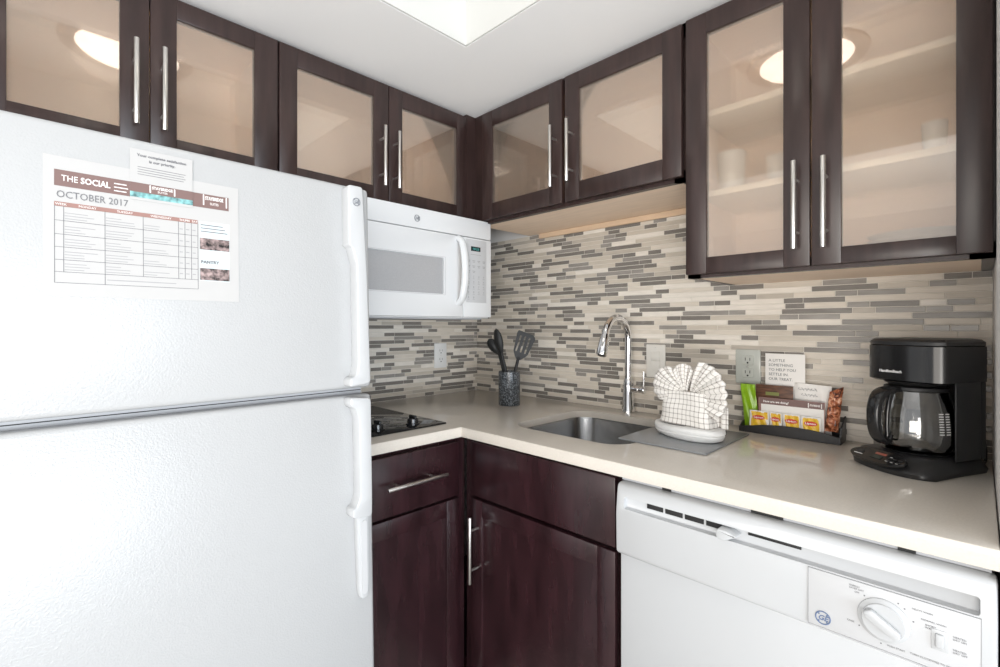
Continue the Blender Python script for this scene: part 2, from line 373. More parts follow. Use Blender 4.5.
# ------------------------------------------------------------ mosaic backsplash
def mosaic(x0, x1, z0, z1, seed):
    """front view: tiles face -y, wall plane at y=0"""
    R = random.Random(seed); bm = new()
    box(bm, x0, x1, -0.006, -0.0003, z0, z1)
    for f in bm.faces: f.material_index = 0
    pitch, th, gap = 0.0155, 0.0138, 0.0015
    rows = int((z1-z0)/pitch)
    pitch = (z1-z0)/rows
    def tile(a, c, zz, mi):
        e = 0.0007
        lo = [(a, zz), (c, zz), (c, zz+th), (a, zz+th)]; hi = [(a+e, zz+e), (c-e, zz+e), (c-e, zz+th-e), (a+e, zz+th-e)]
        v0 = [bm.verts.new((p[0], -0.006, p[1])) for p in lo]; v1 = [bm.verts.new((p[0], -0.0076, p[1])) for p in hi]
        fs = [bm.faces.new(v1)] + [bm.faces.new((v0[i], v0[(i+1) % 4], v1[(i+1) % 4], v1[i])) for i in range(4)]
        for f in fs: f.material_index = mi
    for r in range(rows):
        zz = z0+r*pitch+0.0008; x = x0-R.random()*0.1; dark = R.random() < 0.4
        while x < x1:
            if dark:
                Ls = R.choice([[.048], [.048], [.048, .048], [.098], [.048, .098], [.098], [.148], [.098, .048], [.148, .048], [.168]])
                k = 0 if R.random() < 0.6 else 1
                tl = [(l, 1+(k if R.random() < 0.8 else 1-k)) for l in Ls]
            else:
                tl = [(R.choice([.048, .098, .098, .148, .148, .198]), R.choice([3, 3, 3, 4, 5, 5, 6, 4])) for _ in range(R.choice([1, 1, 1, 2]))]
            for l, mi in tl:
                a, c = max(x, x0), min(x+l, x1-0.0008)
                if c-a > 0.006: tile(a, c, zz, mi)
                x += l+gap
            dark = not dark
    return bm
MM = [M['grout']]+TM
t = mosaic(0.0, 1.769, CT, 1.6185, 5); struct('backsplash', t, MM, wb, smooth=False, fix=True)['label'] = 'grey, taupe and cream glass strip mosaic on the sink wall'
t = mosaic(-1.04, -0.008, CT, 1.62, 12); t.transform(FA); struct('backsplash', t, MM, wl, smooth=False)['label'] = 'grey and white strip mosaic behind the cooktop'

# ------------------------------------------------------------ wall cabinets
def bar_handle(parent, x, z0, z1, yf, out=0.032, r=0.0055, horiz=False, name='handle'):
    """bar on two posts; yf = door face"""
    t = new(); yb = yf-out
    if horiz:
        cyl(t, (z0, yb, x), (z1, yb, x), r, seg=16, bev=0.001); L_ = z1-z0
        for q in (z0+L_*0.2, z1-L_*0.2): cyl(t, (q, yb, x), (q, yf, x), 0.004, seg=12)
    else:
        cyl(t, (x, yb, z0), (x, yb, z1), r, seg=16, bev=0.001); L_ = z1-z0
        for q in (z0+L_*0.2, z1-L_*0.2): cyl(t, (x, yb, q), (x, yf, q), 0.004, seg=12)
    return obj(name, t, M['nickel'], parent)
def glass_door(root, x0, x1, gx0, gx1, z0, z1, gz0, gz1, hx, hz0, hz1, yf=-0.33):
    t = new(); yb = yf+0.02; b = 0.0015
    box(t, x0, gx0, yf, yb, z0, z1, b); box(t, gx1, x1, yf, yb, z0, z1, b)
    box(t, gx0-0.0005, gx1+0.0005, yf, yb, gz1, z1, b); box(t, gx0-0.0005, gx1+0.0005, yf, yb, z0, gz0, b)
    d = obj('door', t, M['wood'], root)
    obj('glass_pane', B(gx0-0.003, gx1+0.003, yf+0.006, yf+0.010, gz0-0.003, gz1+0.003), M['frost'], d)
    bar_handle(d, hx, hz0, hz1, yf)
    return d
def wall_cab(label, x0, x1, z0, z1, frame, doors, shelves, open_x0=None, depth=0.31, extra=None):
    R = thing('wall_cabinet', label, 'cabinet', ((x0+x1)/2, -depth/2, z0), frame, group=None)
    ox = x0 if open_x0 is None else open_x0
    y0 = -depth; t = new(); s = 0.0
    box(t, x0+s, x0+0.018, y0, -0.002, z0, z1); box(t, x1-0.018, x1-s, y0, -0.002, z0, z1)
    # face frame
    ff = 0.035
    box(t, ox, ox+ff, y0-0.0005, y0+0.019, z0, z1); box(t, x1-ff, x1, y0-0.0005, y0+0.019, z0, z1)
    box(t, ox, x1, y0-0.0005, y0+0.019, z0, z0+0.03); box(t, ox, x1, y0-0.0005, y0+0.019, z1-0.04, z1)
    if extra: extra(t)
    obj('carcass', t, M['wood'], R, smooth=False)
    t = new(); i0 = (x0+0.018) if open_x0 is None else open_x0+0.03; i1 = x1-0.018
    box(t, i0+0.0005, i1-0.0005, y0+0.02, -0.003, z0+0.001, z0+0.018); box(t, i0+0.0005, i1-0.0005, y0+0.02, -0.003, z1-0.02, z1-0.001)
    box(t, i0+0.0005, i1-0.0005, -0.012, -0.004, z0+0.018, z1-0.02)
    box(t, i0+0.0005, i0+0.004, y0+0.02, -0.012, z0+0.018, z1-0.02); box(t, i1-0.004, i1-0.0005, y0+0.02, -0.012, z0+0.018, z1-0.02)
    obj('interior', t, M['interior'], R, smooth=False, label='light maple cabinet interior')
    for zz in shelves: obj('shelf', B(i0+0.005, i1-0.005, y0+0.021, -0.013, zz-0.016, zz, 0.001), M['maple_edge'], R)
    for d in doors: glass_door(R, *d)
    return R
ZB, ZT = 1.63, 2.040
G0, G1 = 1.690, 1.985
wall_cab('dark wooden glass-door wall cabinet above the white refrigerator', -1.672, -1.0695, 1.622, CZ-0.002, FA,
    [(-1.670, -1.3715, -1.612, -1.4273, ZB, ZT, G0, 1.99, -1.400, 1.695, 1.8945), (-1.3690, -1.0715, -1.3149, -1.1335, ZB, ZT, G0, 1.99, -1.345, 1.6945, 1.8945)], [])
wall_cab('dark wooden glass-door wall cabinet directly above the white microwave', -1.0685, -0.3130, 1.628, CZ-0.002, FA,
    [(-1.0665, -0.7085, -1.0155, -0.7638, ZB, ZT, G0, G1, -0.739, 1.6885, 1.8865), (-0.7060, -0.3600, -0.6530, -0.4073, ZB, ZT, G0-0.002, G1-0.003, -0.685, 1.689, 1.8825)], [],
    extra=lambda t: box(t, -0.3592, -0.3130, -0.3295, -0.300, 1.628, CZ-0.002))
wall_cab('short dark wooden glass-door wall cabinet in the corner above the sink', 0.002, 1.185, 1.620, CZ-0.002, FB,
    [(0.3880, 0.7730, 0.4431, 0.7185, ZB, ZT, G0, G1-0.003, 0.7492, 1.681, 1.884), (0.7860, 1.1780, 0.8407, 1.1229, ZB, ZT, G0-0.002, G1, 0.8166, 1.6855, 1.885)], [], open_x0=0.3125, extra=lambda t: box(t, 0.3125, 0.3875, -0.3125, -0.292, 1.62, CZ-0.002))
wall_cab('tall dark wooden glass-door wall cabinet above the coffee maker', 1.1875, 1.7685, 1.352, CZ-0.002, FB,
    [(1.1900, 1.4755, 1.2440, 1.4222, 1.3605, ZT+0.002, 1.403, 1.987, 1.4512, 1.397, 1.5965), (1.4795, 1.7650, 1.5344, 1.7157, 1.3605, ZT+0.002, 1.3968, 1.987, 1.5072, 1.395, 1.5936)], [1.585, 1.800])
# wooden rail under the sink cabinet, against the wall
single('mounting_rail', B(0.41, 1.186, -0.018, -0.0079, 1.599, 1.6195), M['maple'], 'pale maple rail on the wall under the corner cabinet', 'rail', (0.8, -0.008, 1.599))

# dishes inside the tall cabinet
def cup(name, label, cat, x, y, z, r, h, m):
    t = lathe(new(), [(0, 0), (r*0.8, 0), (r*0.86, 0.004), (r, h), (r-0.003, h), (r*0.8, 0.008), (0, 0.006)], (x, y, z), 32)
    return single(name, t, m, label, cat, (x, y, z))
cup('drinking_cup', 'large white cup on middle shelf, left door of tall cabinet', 'cup', 1.262, -0.20, 1.586, 0.036, 0.115, M['ceramic'])
cup('drinking_cup', 'faint pale cup beside the large white cup, nearer the handles', 'cup', 1.362, -0.13, 1.586, 0.032, 0.10, M['ceramic'])
cup('drinking_cup', 'small white cup on middle shelf behind the right door', 'cup', 1.679, -0.20, 1.586, 0.022, 0.075, M['ceramic'])
for k in range(5):
    z = 1.3705+k*0.012
    t = lathe(new(), [(0, 0), (0.05, 0), (0.085, 0.009), (0.092, 0.013), (0.084, 0.012), (0.05, 0.004), (0, 0.004)], (1.650, -0.16, z), 40)
    single('dinner_plate', t, M['ceramic'], 'white plate in the stack on the bottom shelf behind the right door', 'plate', (1.650, -0.16, z), group='plates stacked in the tall cabinet')

# ------------------------------------------------------------ microwave (front view of left wall)
def logo(parent, x, z, y, r, m, name='emblem'):
    t = new(); n = 28
    pts = [(x+r*math.cos(2*PI*k/n), y, z+r*math.sin(2*PI*k/n)) for k in range(n+1)]
    tube(t, pts, r*0.10, 6)
    text(t, 'GE', x, z-r*0.38, r*0.78, y, align='CENTER', bold=True, slant=0.25)
    for k in range(4):
        a = PI/4+k*PI/2; cyl(t, (x+r*0.78*math.cos(a), y, z+r*0.78*math.sin(a)), (x+r*0.78*math.cos(a), y-0.0006, z+r*0.78*math.sin(a)), r*0.12, seg=10)
    return obj(name, t, m, parent)
MW = thing('microwave', 'white over-the-range microwave hanging under the dark cabinet', 'microwave', (-0.674, -0.2, 1.253), FA)
t = B(-1.008, -0.2937, -0.385, -0.009, 1.2535, 1.6255, 0.003)
obj('housing', t, M['white_lifted'], MW)
t = B(-1.008, -0.2937, -0.40, -0.385, 1.5565, 1.6265, 0.004); obj('top_grille', t, M['white_lifted'], MW)
t = B(-1.008, -0.4375, -0.4015, -0.385, 1.257, 1.5545, 0.004)
t = boolean(t, prism(new(), rrect(-0.962, -0.527, 1.338, 1.4665, 0.006), -0.41, -0.3945, 'y'))
dr = obj('door', t, M['white_lifted'], MW)
obj('window', B(-0.961, -0.528, -0.3965, -0.3945, 1.339, 1.4655, 0.0005), M['mw_glass'], dr, label='grey see-through microwave window')
t = new()
for a in ((-0.97, -0.52, 1.334, 1.336), (-0.97, -0.52, 1.4685, 1.4705)): box(t, a[0], a[1], -0.4022, -0.4012, a[2], a[3])
box(t, -0.522, -0.520, -0.4022, -0.4012, 1.334, 1.4705); obj('window_trim', t, M['white_matte'], dr)
hp = []
for k in range(17):
    u = k/16; hp.append((-0.458, -0.4015-0.036*math.sin(PI*u)**0.45 if 0 < u < 1 else -0.398, 1.306+u*0.240))
t = new(); tube(t, hp, 0.0115, 12); bmesh.ops.scale(t, vec=(1.25, 1, 1), space=Matrix.Translation((0.458, 0, 0)), verts=t.verts)
obj('handle', t, M['white_lifted'], dr, label='curved white door handle')
t = B(-0.4355, -0.2937, -0.4015, -0.385, 1.257, 1.5545, 0.004); cp = obj('control_panel', t, M['white_lifted'], MW)
obj('keypad_overlay', B(-0.4225, -0.3205, -0.4025, -0.401, 1.312, 1.5485, 0.0005), M['white_matte'], cp)
ds = obj('display', B(-0.4000, -0.352, -0.4032, -0.402, 1.5055, 1.5225, 0.0005), M['display'], cp, label='dark digital display')
obj('digits', text(new(), '10:23', -0.3935, 1.5095, 0.0085, -0.4035, width=0.03), M['digits'], ds)
t = new()
box(t, -0.402, -0.350, -0.4028, -0.4020, 1.4915, 1.4930)
for r in range(8):
    n = 4 if r < 7 else 2
    for k in range(n):
        if r == 2 and k > 1: continue
        x = -0.412+k*0.0255; z = 1.468-r*0.0195
        if r < 3: box(t, x-0.006, x+0.008, -0.4028, -0.4020, z, z+0.0022); box(t, x-0.004, x+0.006, -0.4028, -0.4020, z-0.005, z-0.003)
        else: text(t, '123A456B789C0'[min((r-3)*3+k, 12)] if k < 3 else '+', x, z-0.004, 0.0075, -0.4028, align='CENTER'); box(t, x-0.005, x+0.005, -0.4028, -0.4020, z-0.0085, z-0.0073)
obj('key_marks', t, M['pale_ink'], cp)
logo(MW, -0.6416, 1.589, -0.4015, 0.0105, M['logo_grey'])
obj('underside_vent', B(-1.00, -0.31, -0.36, -0.05, 1.2495, 1.2535), M['gasket'], MW)

# ------------------------------------------------------------ refrigerator (it leans back a little on its feet)
TP = Matrix.Translation((0, -0.742, 1.08)); FT = FA @ TP @ Matrix.Rotation(math.radians(-1.6), 4, 'X') @ TP.inverted()
RF = thing('refrigerator', 'white textured top-freezer refrigerator left of the cooktop', 'refrigerator', (-1.37, -0.36, 0), FT)
obj('cabinet_body', B(-1.734, -1.016, -0.675, -0.03, 0.03, 1.53, 0.006), M['fridge'], RF)
obj('door_gasket', B(-1.728, -1.028, -0.690, -0.675, 0.12, 1.512), M['gasket'], RF)
t = new()
for x in (-1.69, -1.07):
    for y, zf_ in ((-0.62, 0.004), (-0.08, 0.019)): obj('foot', cyl(new(), (x, y, zf_), (x, y, 0.031), 0.02, seg=16), M['black_satin'], RF)
obj('kick_grille', B(-1.725, -1.03, -0.70, -0.672, 0.035, 0.11, 0.003), M['gasket'], RF)
fd = obj('freezer_door', B(-1.738, -1.0100, -0.74, -0.690, 1.0825, 1.5455, 0.009, 3), M['fridge'], RF)
rd = obj('lower_door', B(-1.738, -1.0100, -0.74, -0.690, 0.115, 1.0665, 0.009, 3), M['fridge'], RF)
obj('divider_strip', B(-1.730, -1.018, -0.706, -0.690, 1.0665, 1.0825), M['gasket'], RF, label='grey strip between the two doors')
obj('divider_groove', B(-1.729, -1.019, -0.7065, -0.700, 1.0735, 1.0752), M['dark_void'], RF)
def fillet(pts, r, n=5):
    out = []; N = len(pts)
    for i in range(N):
        p = Vector(pts[i]); a = Vector(pts[i-1])-p; b2 = Vector(pts[(i+1) % N])-p
        rr = min(r, a.length*0.45, b2.length*0.45); s = p+a.normalized()*rr; e_ = p+b2.normalized()*rr
        for k in range(n+1):
            u = k/n; q = s*(1-u)**2+p*2*u*(1-u)+e_*u*u; out.append((q.x, q.y))
    return out
# upper handle: block at the top, grip with a finger pocket on its left
out = fillet([(-1.0780, 1.538), (-1.0420, 1.538), (-1.0340, 1.34), (-1.0290, 1.094), (-1.0800, 1.088), (-1.0790, 1.108), (-1.0650, 1.112), (-1.0590, 1.140), (-1.0600, 1.362), (-1.0700, 1.398), (-1.0780, 1.404)], 0.008)
t = prism(new(), out, -0.772, -0.738, 'y', 0.004, 3)
hf = obj('door_handle', t, M['white'], fd, angle=30)
logo(hf, -1.0590, 1.5010, -0.7725, 0.0085, M['logo_grey'])
# lower handle: grip above, long flush tail with rounded end
t = prism(new(), fillet([(-1.0800, 1.066), (-1.0290, 1.060), (-1.0290, 0.845), (-1.0300, 0.795), (-1.0780, 0.800), (-1.0770, 0.820), (-1.0680, 0.824), (-1.0590, 0.845), (-1.0600, 1.018), (-1.0680, 1.040), (-1.0790, 1.046)], 0.009), -0.772, -0.738, 'y', 0.004, 2)
prism(t, fillet([(-1.0300, 0.815), (-1.0300, 0.64), (-1.034, 0.612), (-1.052, 0.610), (-1.0560, 0.63), (-1.0600, 0.815)], 0.009), -0.757, -0.738, 'y', 0.004, 2)
hl = obj('door_handle', t, M['white'], rd, angle=30)
t = prism(new(), rrect(-1.050, -1.037, 0.622, 0.785, 0.006), -0.7588, -0.7565, 'y'); obj('tail_inlay', t, M['white_matte'], hl)

# ------------------------------------------------------------ papers on the refrigerator
yp = -0.7408
PA = thing('event_calendar', 'paper monthly calendar sheet taped on the white refrigerator door', 'calendar', (-1.43, yp, 1.2715), FT)
obj('sheet', B(-1.5675, -1.2925, yp, yp+0.0006, 1.2705, 1.4905), M['paper'], PA)
obj('header_band', B(-1.5546, -1.3095, yp-0.0004, yp, 1.4435, 1.469), M['brown_ink'], PA, label='brown header band')
t = new(); text(t, 'THE', -1.5465, 1.452, 0.0095, yp-0.0008, width=0.0195); text(t, 'SOCIAL', -1.5235, 1.452, 0.0095, yp-0.0008, width=0.037, bold=True)
for k in range(3): box(t, -1.4815, -1.4650+0.002*(k % 2), yp-0.0008, yp-0.0004, 1.4605-0.006*k, 1.4620-0.006*k)
obj('title_lettering', t, M['white_ink'], PA); t = new()
text(t, 'STAYBRIDGE', -1.349, 1.459, 0.0062, yp-0.0008, width=0.030, bold=True); text(t, 'SUITES', -1.334, 1.4500, 0.0045, yp-0.0008, width=0.014, align='CENTER')
for x in (-1.3525, -1.3145): box(t, x, x+0.002, yp-0.0008, yp-0.0004, 1.4485, 1.468)
obj('brand_lettering', t, M['white_ink'], PA)
t = new(); text(t, 'OCTOBER 2017', -1.5525, 1.4255, 0.0110, yp-0.0004, width=0.089); obj('month_heading', t, M['grey_ink'], PA)
t = new(); text(t, 'PANTRY', -1.3565, 1.340, 0.0055, yp-0.0006, width=0.030, bold=True); obj('pantry_heading', t, M['grey_ink'], PA)
t = new()
for r in range(3): box(t, -1.3565, -1.320+0.004*r, yp-0.0006, yp-0.0002, 1.4105-0.006*r, 1.412-0.006*r)
obj('note_lines', t, M['grey_ink'], PA)
t = B(-1.5546, -1.3614, yp-0.0004, yp, 1.4115, 1.4185); obj('table_header', t, M['rose_ink'], PA)
t = new()
for x, s in ((-1.5535, 'WEEK'), (-1.526, 'MONDAY'), (-1.478, 'TUESDAY'), (-1.432, 'WEDNESDAY'), (-1.390, 'THU'), (-1.3805, 'FRI'), (-1.3705, 'SAT')): text(t, s, x, 1.4132, 0.0035, yp-0.0008)
obj('table_header_lettering', t, M['white_ink'], PA)
t = new(); GX = [-1.5546, -1.5440, -1.4937, -1.4428, -1.3915, -1.3816, -1.3716, -1.3614]; GZ = [1.2915, 1.3085, 1.3275, 1.3475, 1.3675, 1.389, 1.4118]
for x in (GX[0], GX[-1]): box(t, x, x+0.0007, yp-0.0004, yp, GZ[0], GZ[-1])
for x in GX[1:-1]: box(t, x, x+0.0007, yp-0.0004, yp, GZ[1] if x != GX[2] else GZ[0], GZ[-1])
for z in GZ: box(t, GX[0], GX[-1]+0.0005, yp-0.0004, yp, z, z+0.0007)
obj('table_grid', t, M['grey_ink'], PA, smooth=False)
R_ = random.Random(3); t = new()
for i in range(1, 6):
    for j in (1, 2, 3):
        for k in range(3 if j < 3 else 2):
            box(t, GX[j]+0.0015, GX[j]+0.0015+R_.uniform(0.018, 0.040), yp-0.0003, yp, GZ[i]+0.0035+0.0045*k, GZ[i]+0.0045+0.0045*k)
    for j in (4, 5, 6): box(t, GX[j]+0.002, GX[j]+0.007, yp-0.0003, yp, GZ[i]+0.009, GZ[i]+0.0105)
box(t, GX[2]+0.003, -1.395, yp-0.0003, yp, 1.299, 1.3003)
obj('table_text', t, M['pale_ink'], PA, smooth=False)
obj('side_panel', B(-1.3582, -1.3085, yp-0.0002, yp, 1.3075, 1.4178), M['pale_blue'], PA)
t = B(-1.3578, -1.309, yp-0.0005, yp-0.0001, 1.3655, 1.3870); pf = obj('picture', t, M['photo_ink'], PA, label='small brown photograph')
t = B(-1.3578, -1.309, yp-0.0005, yp-0.0001, 1.3090, 1.3310); obj('picture', t, M['photo_ink'], PA, label='small dark photograph below the pantry heading')
yc = yp-0.0014
CD = thing('notice_card', 'small white guest-satisfaction card taped over the calendar top edge', 'card', (-1.415, yc, 1.44), FT)
obj('sheet', B(-1.4605, -1.3690, yc, yc+0.0006, 1.4395, 1.5270), M['paper'], CD)
obj('brown_band', B(-1.4605, -1.3690, yc-0.0004, yc, 1.4530, 1.4690), M['brown_ink'], CD)
obj('teal_picture', B(-1.4605, -1.3690, yc-0.0004, yc, 1.4440, 1.4530), M['teal_ink'], CD)
t = new(); text(t, 'Your complete satisfaction', -1.4148, 1.5150, 0.0044, yc-0.0004, width=0.072, align='CENTER', bold=True)
text(t, 'is our priority.', -1.4148, 1.5065, 0.0044, yc-0.0004, width=0.038, align='CENTER', bold=True)
for k in range(4): box(t, -1.4500, -1.3800-0.003*(k % 2), yc-0.0003, yc, 1.4965-0.0042*k, 1.4973-0.0042*k)
obj('lettering', t, M['grey_ink'], CD)
t = new(); text(t, 'STAYBRIDGE', -1.4148, 1.4615, 0.0048, yc-0.0008, width=0.030, align='CENTER', bold=True); text(t, 'SUITES', -1.4148, 1.4560, 0.0034, yc-0.0008, align='CENTER')
for x in (-1.4335, -1.398): box(t, x, x+0.002, yc-0.0008, yc-0.0004, 1.4550, 1.4675)
obj('band_lettering', t, M['white_ink'], CD)

# ------------------------------------------------------------ countertop with sink cutout
def lpoly(): return [(0.003, -0.003), (0.003, -1.010), (0.622, -1.010), (0.622, -0.634), (1.768, -0.634), (1.768, -0.003)]
SX0, SX1, SY0, SY1 = 0.700, 1.100, -0.506, -0.120
t = prism(new(), lpoly(), 0.8825, CT, 'z', 0.003, 2)
t = boolean(t, prism(new(), rrect(SX0, SX1, SY0, SY1, 0.072, 10), 0.85, 0.95, 'z'))
single('countertop', t, M['quartz'], 'L-shaped beige quartz countertop with sink cutout', 'countertop', (0.62, -0.3, 0.8825), angle=30)

# sink bowl
SK = thing('sink', 'stainless steel undermount sink set in the beige countertop', 'sink', (0.91, -0.325, 0.70))
t = new(); rings = []
for (off, z, r) in ((0.0008, 0.8905, 0.0715), (0.0025, 0.892, 0.0705), (0.004, 0.886, 0.070), (0.012, 0.74, 0.066), (0.024, 0.722, 0.055), (0.045, 0.716, 0.04)):
    rings.append([t.verts.new((p[0], p[1], z)) for p in rrect(SX0+off, SX1-off, SY0+off, SY1-off, r, 10)])
for a, b2 in zip(rings[:-1], rings[1:]):
    n = len(a)
    for k in range(n): t.faces.new((a[k], b2[k], b2[(k+1) % n], a[(k+1) % n]))
t.faces.new(rings[-1])
bmesh.ops.recalc_face_normals(t, faces=t.faces)
bo = obj('bowl', t, M['steel'], SK, fix=False); sm = bo.modifiers.new('s', 'SOLIDIFY'); sm.thickness = 0.0015; sm.offset = -1
t = lathe(new(), [(0, 0.7175), (0.02, 0.7175), (0.036, 0.7172), (0.042, 0.7190), (0.042, 0.7165)], (0.91, -0.30, 0), 32); obj('drain', t, M['chrome'], SK)

# faucet
FX, FY = 0.846, -0.031
FC = thing('faucet', 'chrome gooseneck faucet standing behind the sink', 'faucet', (FX, FY, CT))
t = lathe(new(), [(0, 0), (0.0225, 0), (0.0225, 0.004), (0.0205, 0.008), (0.0195, 0.095), (0.0165, 0.112), (0.0135, 0.120), (0, 0.120)], (FX, FY, CT), 32)
obj('body', t, M['chrome'], FC)
pts = [(FX, FY, CT+0.11), (FX, FY, CT+0.25)]
R0 = 0.077
for k in range(1, 20):
    a = PI*k/20*0.965; pts.append((FX, FY-R0+R0*math.cos(a), CT+0.262+R0*math.sin(a)))
e0 = Vector(pts[-1]); d0 = (Vector(pts[-1])-Vector(pts[-2])).normalized()
obj('spout', tube(new(), pts, 0.0128, 18), M['chrome'], FC)
h0 = e0; h1 = e0+d0*0.075
t = tube(new(), [h0, h0+d0*0.012, h0+d0*0.03, h1-d0*0.003, h1], [0.0130, 0.0155, 0.0175, 0.0185, 0.0170], 20); obj('spray_head', t, M['chrome'], FC)
t = cyl(new(), h1, h1+d0*0.002, 0.0125, seg=20); obj('nozzle', t, M['black_satin'], FC)
t = cyl(new(), (FX, FY, CT+0.083), (FX+0.045, FY-0.004, CT+0.083), 0.0125, 0.0115, 20, 0.002)
tube(t, [(FX+0.043, FY-0.004, CT+0.083), (FX+0.050, FY-0.004, CT+0.083), (FX+0.066, FY-0.005, CT+0.083), (FX+0.068, FY-0.005, CT+0.083)], [0.0125, 0.0105, 0.0135, 0.0120], 18)
tube(t, [(FX+0.062, FY-0.005, CT+0.090), (FX+0.064, FY-0.006, CT+0.110), (FX+0.065, FY-0.008, CT+0.150)], [0.0045, 0.0038, 0.0030], 12)
obj('lever_handle', t, M['chrome'], FC)

# ------------------------------------------------------------ base cabinets
def shaker(bm, x0, x1, z0, z1, yf, st=0.05, th=0.02):
    box(bm, x0, x0+st, yf, yf+th, z0, z1, 0.002); box(bm, x1-st, x1, yf, yf+th, z0, z1, 0.002)
    box(bm, x0+st-0.0005, x1-st+0.0005, yf, yf+th, z1-st, z1, 0.002); box(bm, x0+st-0.0005, x1-st+0.0005, yf, yf+th, z0, z0+st, 0.002)
    prism(bm, [(x0+st-0.001, z0+st-0.001), (x1-st+0.001, z0+st-0.001), (x1-st+0.001, z1-st+0.001), (x0+st-0.001, z1-st+0.001)], yf+0.0065, yf+0.016, 'y')
    return bm
BC = thing('base_cabinet', 'dark reddish wooden base cabinet with drawer between refrigerator and corner', 'cabinet', (-0.82, -0.3, 0), FA)
t = new(); box(t, -1.009, -0.645, -0.578, -0.01, 0.10, 0.8815); box(t, -0.645, -0.585, -0.578, -0.560, 0.10, 0.8815)
obj('carcass', t, M['wood_base'], BC, smooth=False)
obj('toe_kick', B(-1.009, -0.62, -0.52, -0.50, 0.0, 0.10), M['wood_base'], BC)
d = obj('drawer', B(-1.008, -0.6225, -0.60, -0.5785, 0.697, 0.8645, 0.003), M['wood_base'], BC); bar_handle(d, 0.784, -0.898, -0.694, -0.60, horiz=True)
d = obj('door', shaker(new(), -1.008, -0.6225, 0.115, 0.690, -0.60), M['wood_base'], BC)
SB = thing('base_cabinet', 'dark reddish wooden corner base cabinet under the sink', 'cabinet', (0.88, -0.3, 0))
t = new(); box(t, 0.584, 1.152, -0.578, -0.560, 0.10, 0.8815); box(t, 0.03, 1.152, -0.56, -0.01, 0.10, 0.14); box(t, 1.136, 1.152, -0.56, -0.01, 0.10, 0.8815); box(t, 0.584, 1.152, -0.56, -0.54, 0.10, 0.70)
obj('carcass', t, M['wood_base'], SB, smooth=False)
obj('toe_kick', B(0.56, 1.152, -0.52, -0.50, 0, 0.10), M['wood_base'], SB)
obj('false_drawer_front', B(0.628, 1.1395, -0.60, -0.5785, 0.700, 0.8665, 0.003), M['wood_base'], SB)
d = obj('door', shaker(new(), 0.628, 1.1395, 0.115, 0.690, -0.60), M['wood_base'], SB); bar_handle(d, 0.6585, 0.444, 0.6445, -0.60)

# ------------------------------------------------------------ dishwasher
DW = thing('dishwasher', 'white built-in dishwasher under the right end of the counter', 'dishwasher', (1.46, -0.3, 0))
obj('tub', B(1.160, 1.764, -0.585, -0.02, 0.02, 0.855), M['white_matte'], DW)
obj('kick_plate', B(1.162, 1.762, -0.56, -0.54, 0.0, 0.10), M['white_matte'], DW)
obj('door', B(1.160, 1.765, -0.610, -0.585, 0.11, 0.702, 0.004), M['white'], DW)
t = prism(new(), fillet([(-0.585, 0.7035), (-0.626, 0.7035), (-0.628, 0.80), (-0.620, 0.8645), (-0.585, 0.8665)], 0.012), 1.157, 1.766, 'x', 0.006, 2)
t = boolean(t, B(1.178, 1.7485, -0.66, -0.611, 0.8105, 0.8365, 0.004))
cp = obj('control_console', t, M['white'], DW, angle=30)
t = new()
for a, b2 in ((1.228, 1.265), (1.270, 1.308), (1.313, 1.352), (1.357, 1.392)): obj('vent_slot', B(a, b2, -0.6128, -0.6105, 0.8215, 0.8335, 0.0005), M['dark_void'], cp)
obj('latch_track', B(1.436, 1.524, -0.6128, -0.6105, 0.8265, 0.8325, 0.0005), M['dark_void'], cp)
t = prism(new(), fillet([(1.386, 0.816), (1.388, 0.8335), (1.408, 0.8335), (1.426, 0.826), (1.402, 0.813)], 0.006), -0.642, -0.611, 'y', 0.003, 2); obj('door_latch', t, M['white'], cp)
obj('control_plate', B(1.5384, 1.7491, -0.6288, -0.626, 0.7126, 0.8075, 0.0004), M['white_matte'], cp)
t = new()
for a in ((1.5380, 1.7495, 0.8075, 0.8083), (1.5380, 1.7495, 0.7118, 0.7126)): box(t, a[0], a[1], -0.6291, -0.627, a[2], a[3])
for x in (1.5378, 1.7491): box(t, x, x+0.0007, -0.6291, -0.627, 0.7118, 0.8083)
obj('plate_outline', t, M['pale_ink'], cp, smooth=False)
logo(cp, 1.5595, 0.7290, -0.6293, 0.0105, M['logo_blue'])
kn = new(); kx, kz = 1.6405, 0.7600
def disc(bm, prof, c):
    t2 = lathe(new(), prof, (0, 0, 0), 48); t2.transform(Matrix.Translation(c) @ Matrix.Rotation(PI/2, 4, 'X')); merge(bm, t2); return bm
disc(kn, [(0, 0), (0.0335, 0), (0.033, 0.003), (0.0275, 0.0065), (0.0265, 0.009), (0, 0.009)], (kx, -0.6286, kz))
kb = obj('cycle_dial', kn, M['white'], cp, label='round white cycle dial')
t = new(); prism(t, fillet([(-0.027, -0.004), (-0.022, 0.0075), (0.022, 0.0065), (0.027, -0.002), (0.022, -0.0085), (-0.020, -0.0085)], 0.004), -0.019, -0.009, 'y', 0.003, 2)
t.transform(Matrix.Translation((kx, -0.6286, kz)) @ Matrix.Rotation(math.radians(32), 4, 'Y')); obj('pointer_grip', t, M['white'], kb)
rs = obj('rocker_switch', B(1.6965, 1.7150, -0.6305, -0.6285, 0.7430, 0.7735, 0.0008), M['white'], cp)
obj('rocker', B(1.7010, 1.7105, -0.6345, -0.6300, 0.7480, 0.7685, 0.002, 3), M['white'], rs)
t = new(); ty = -0.6291
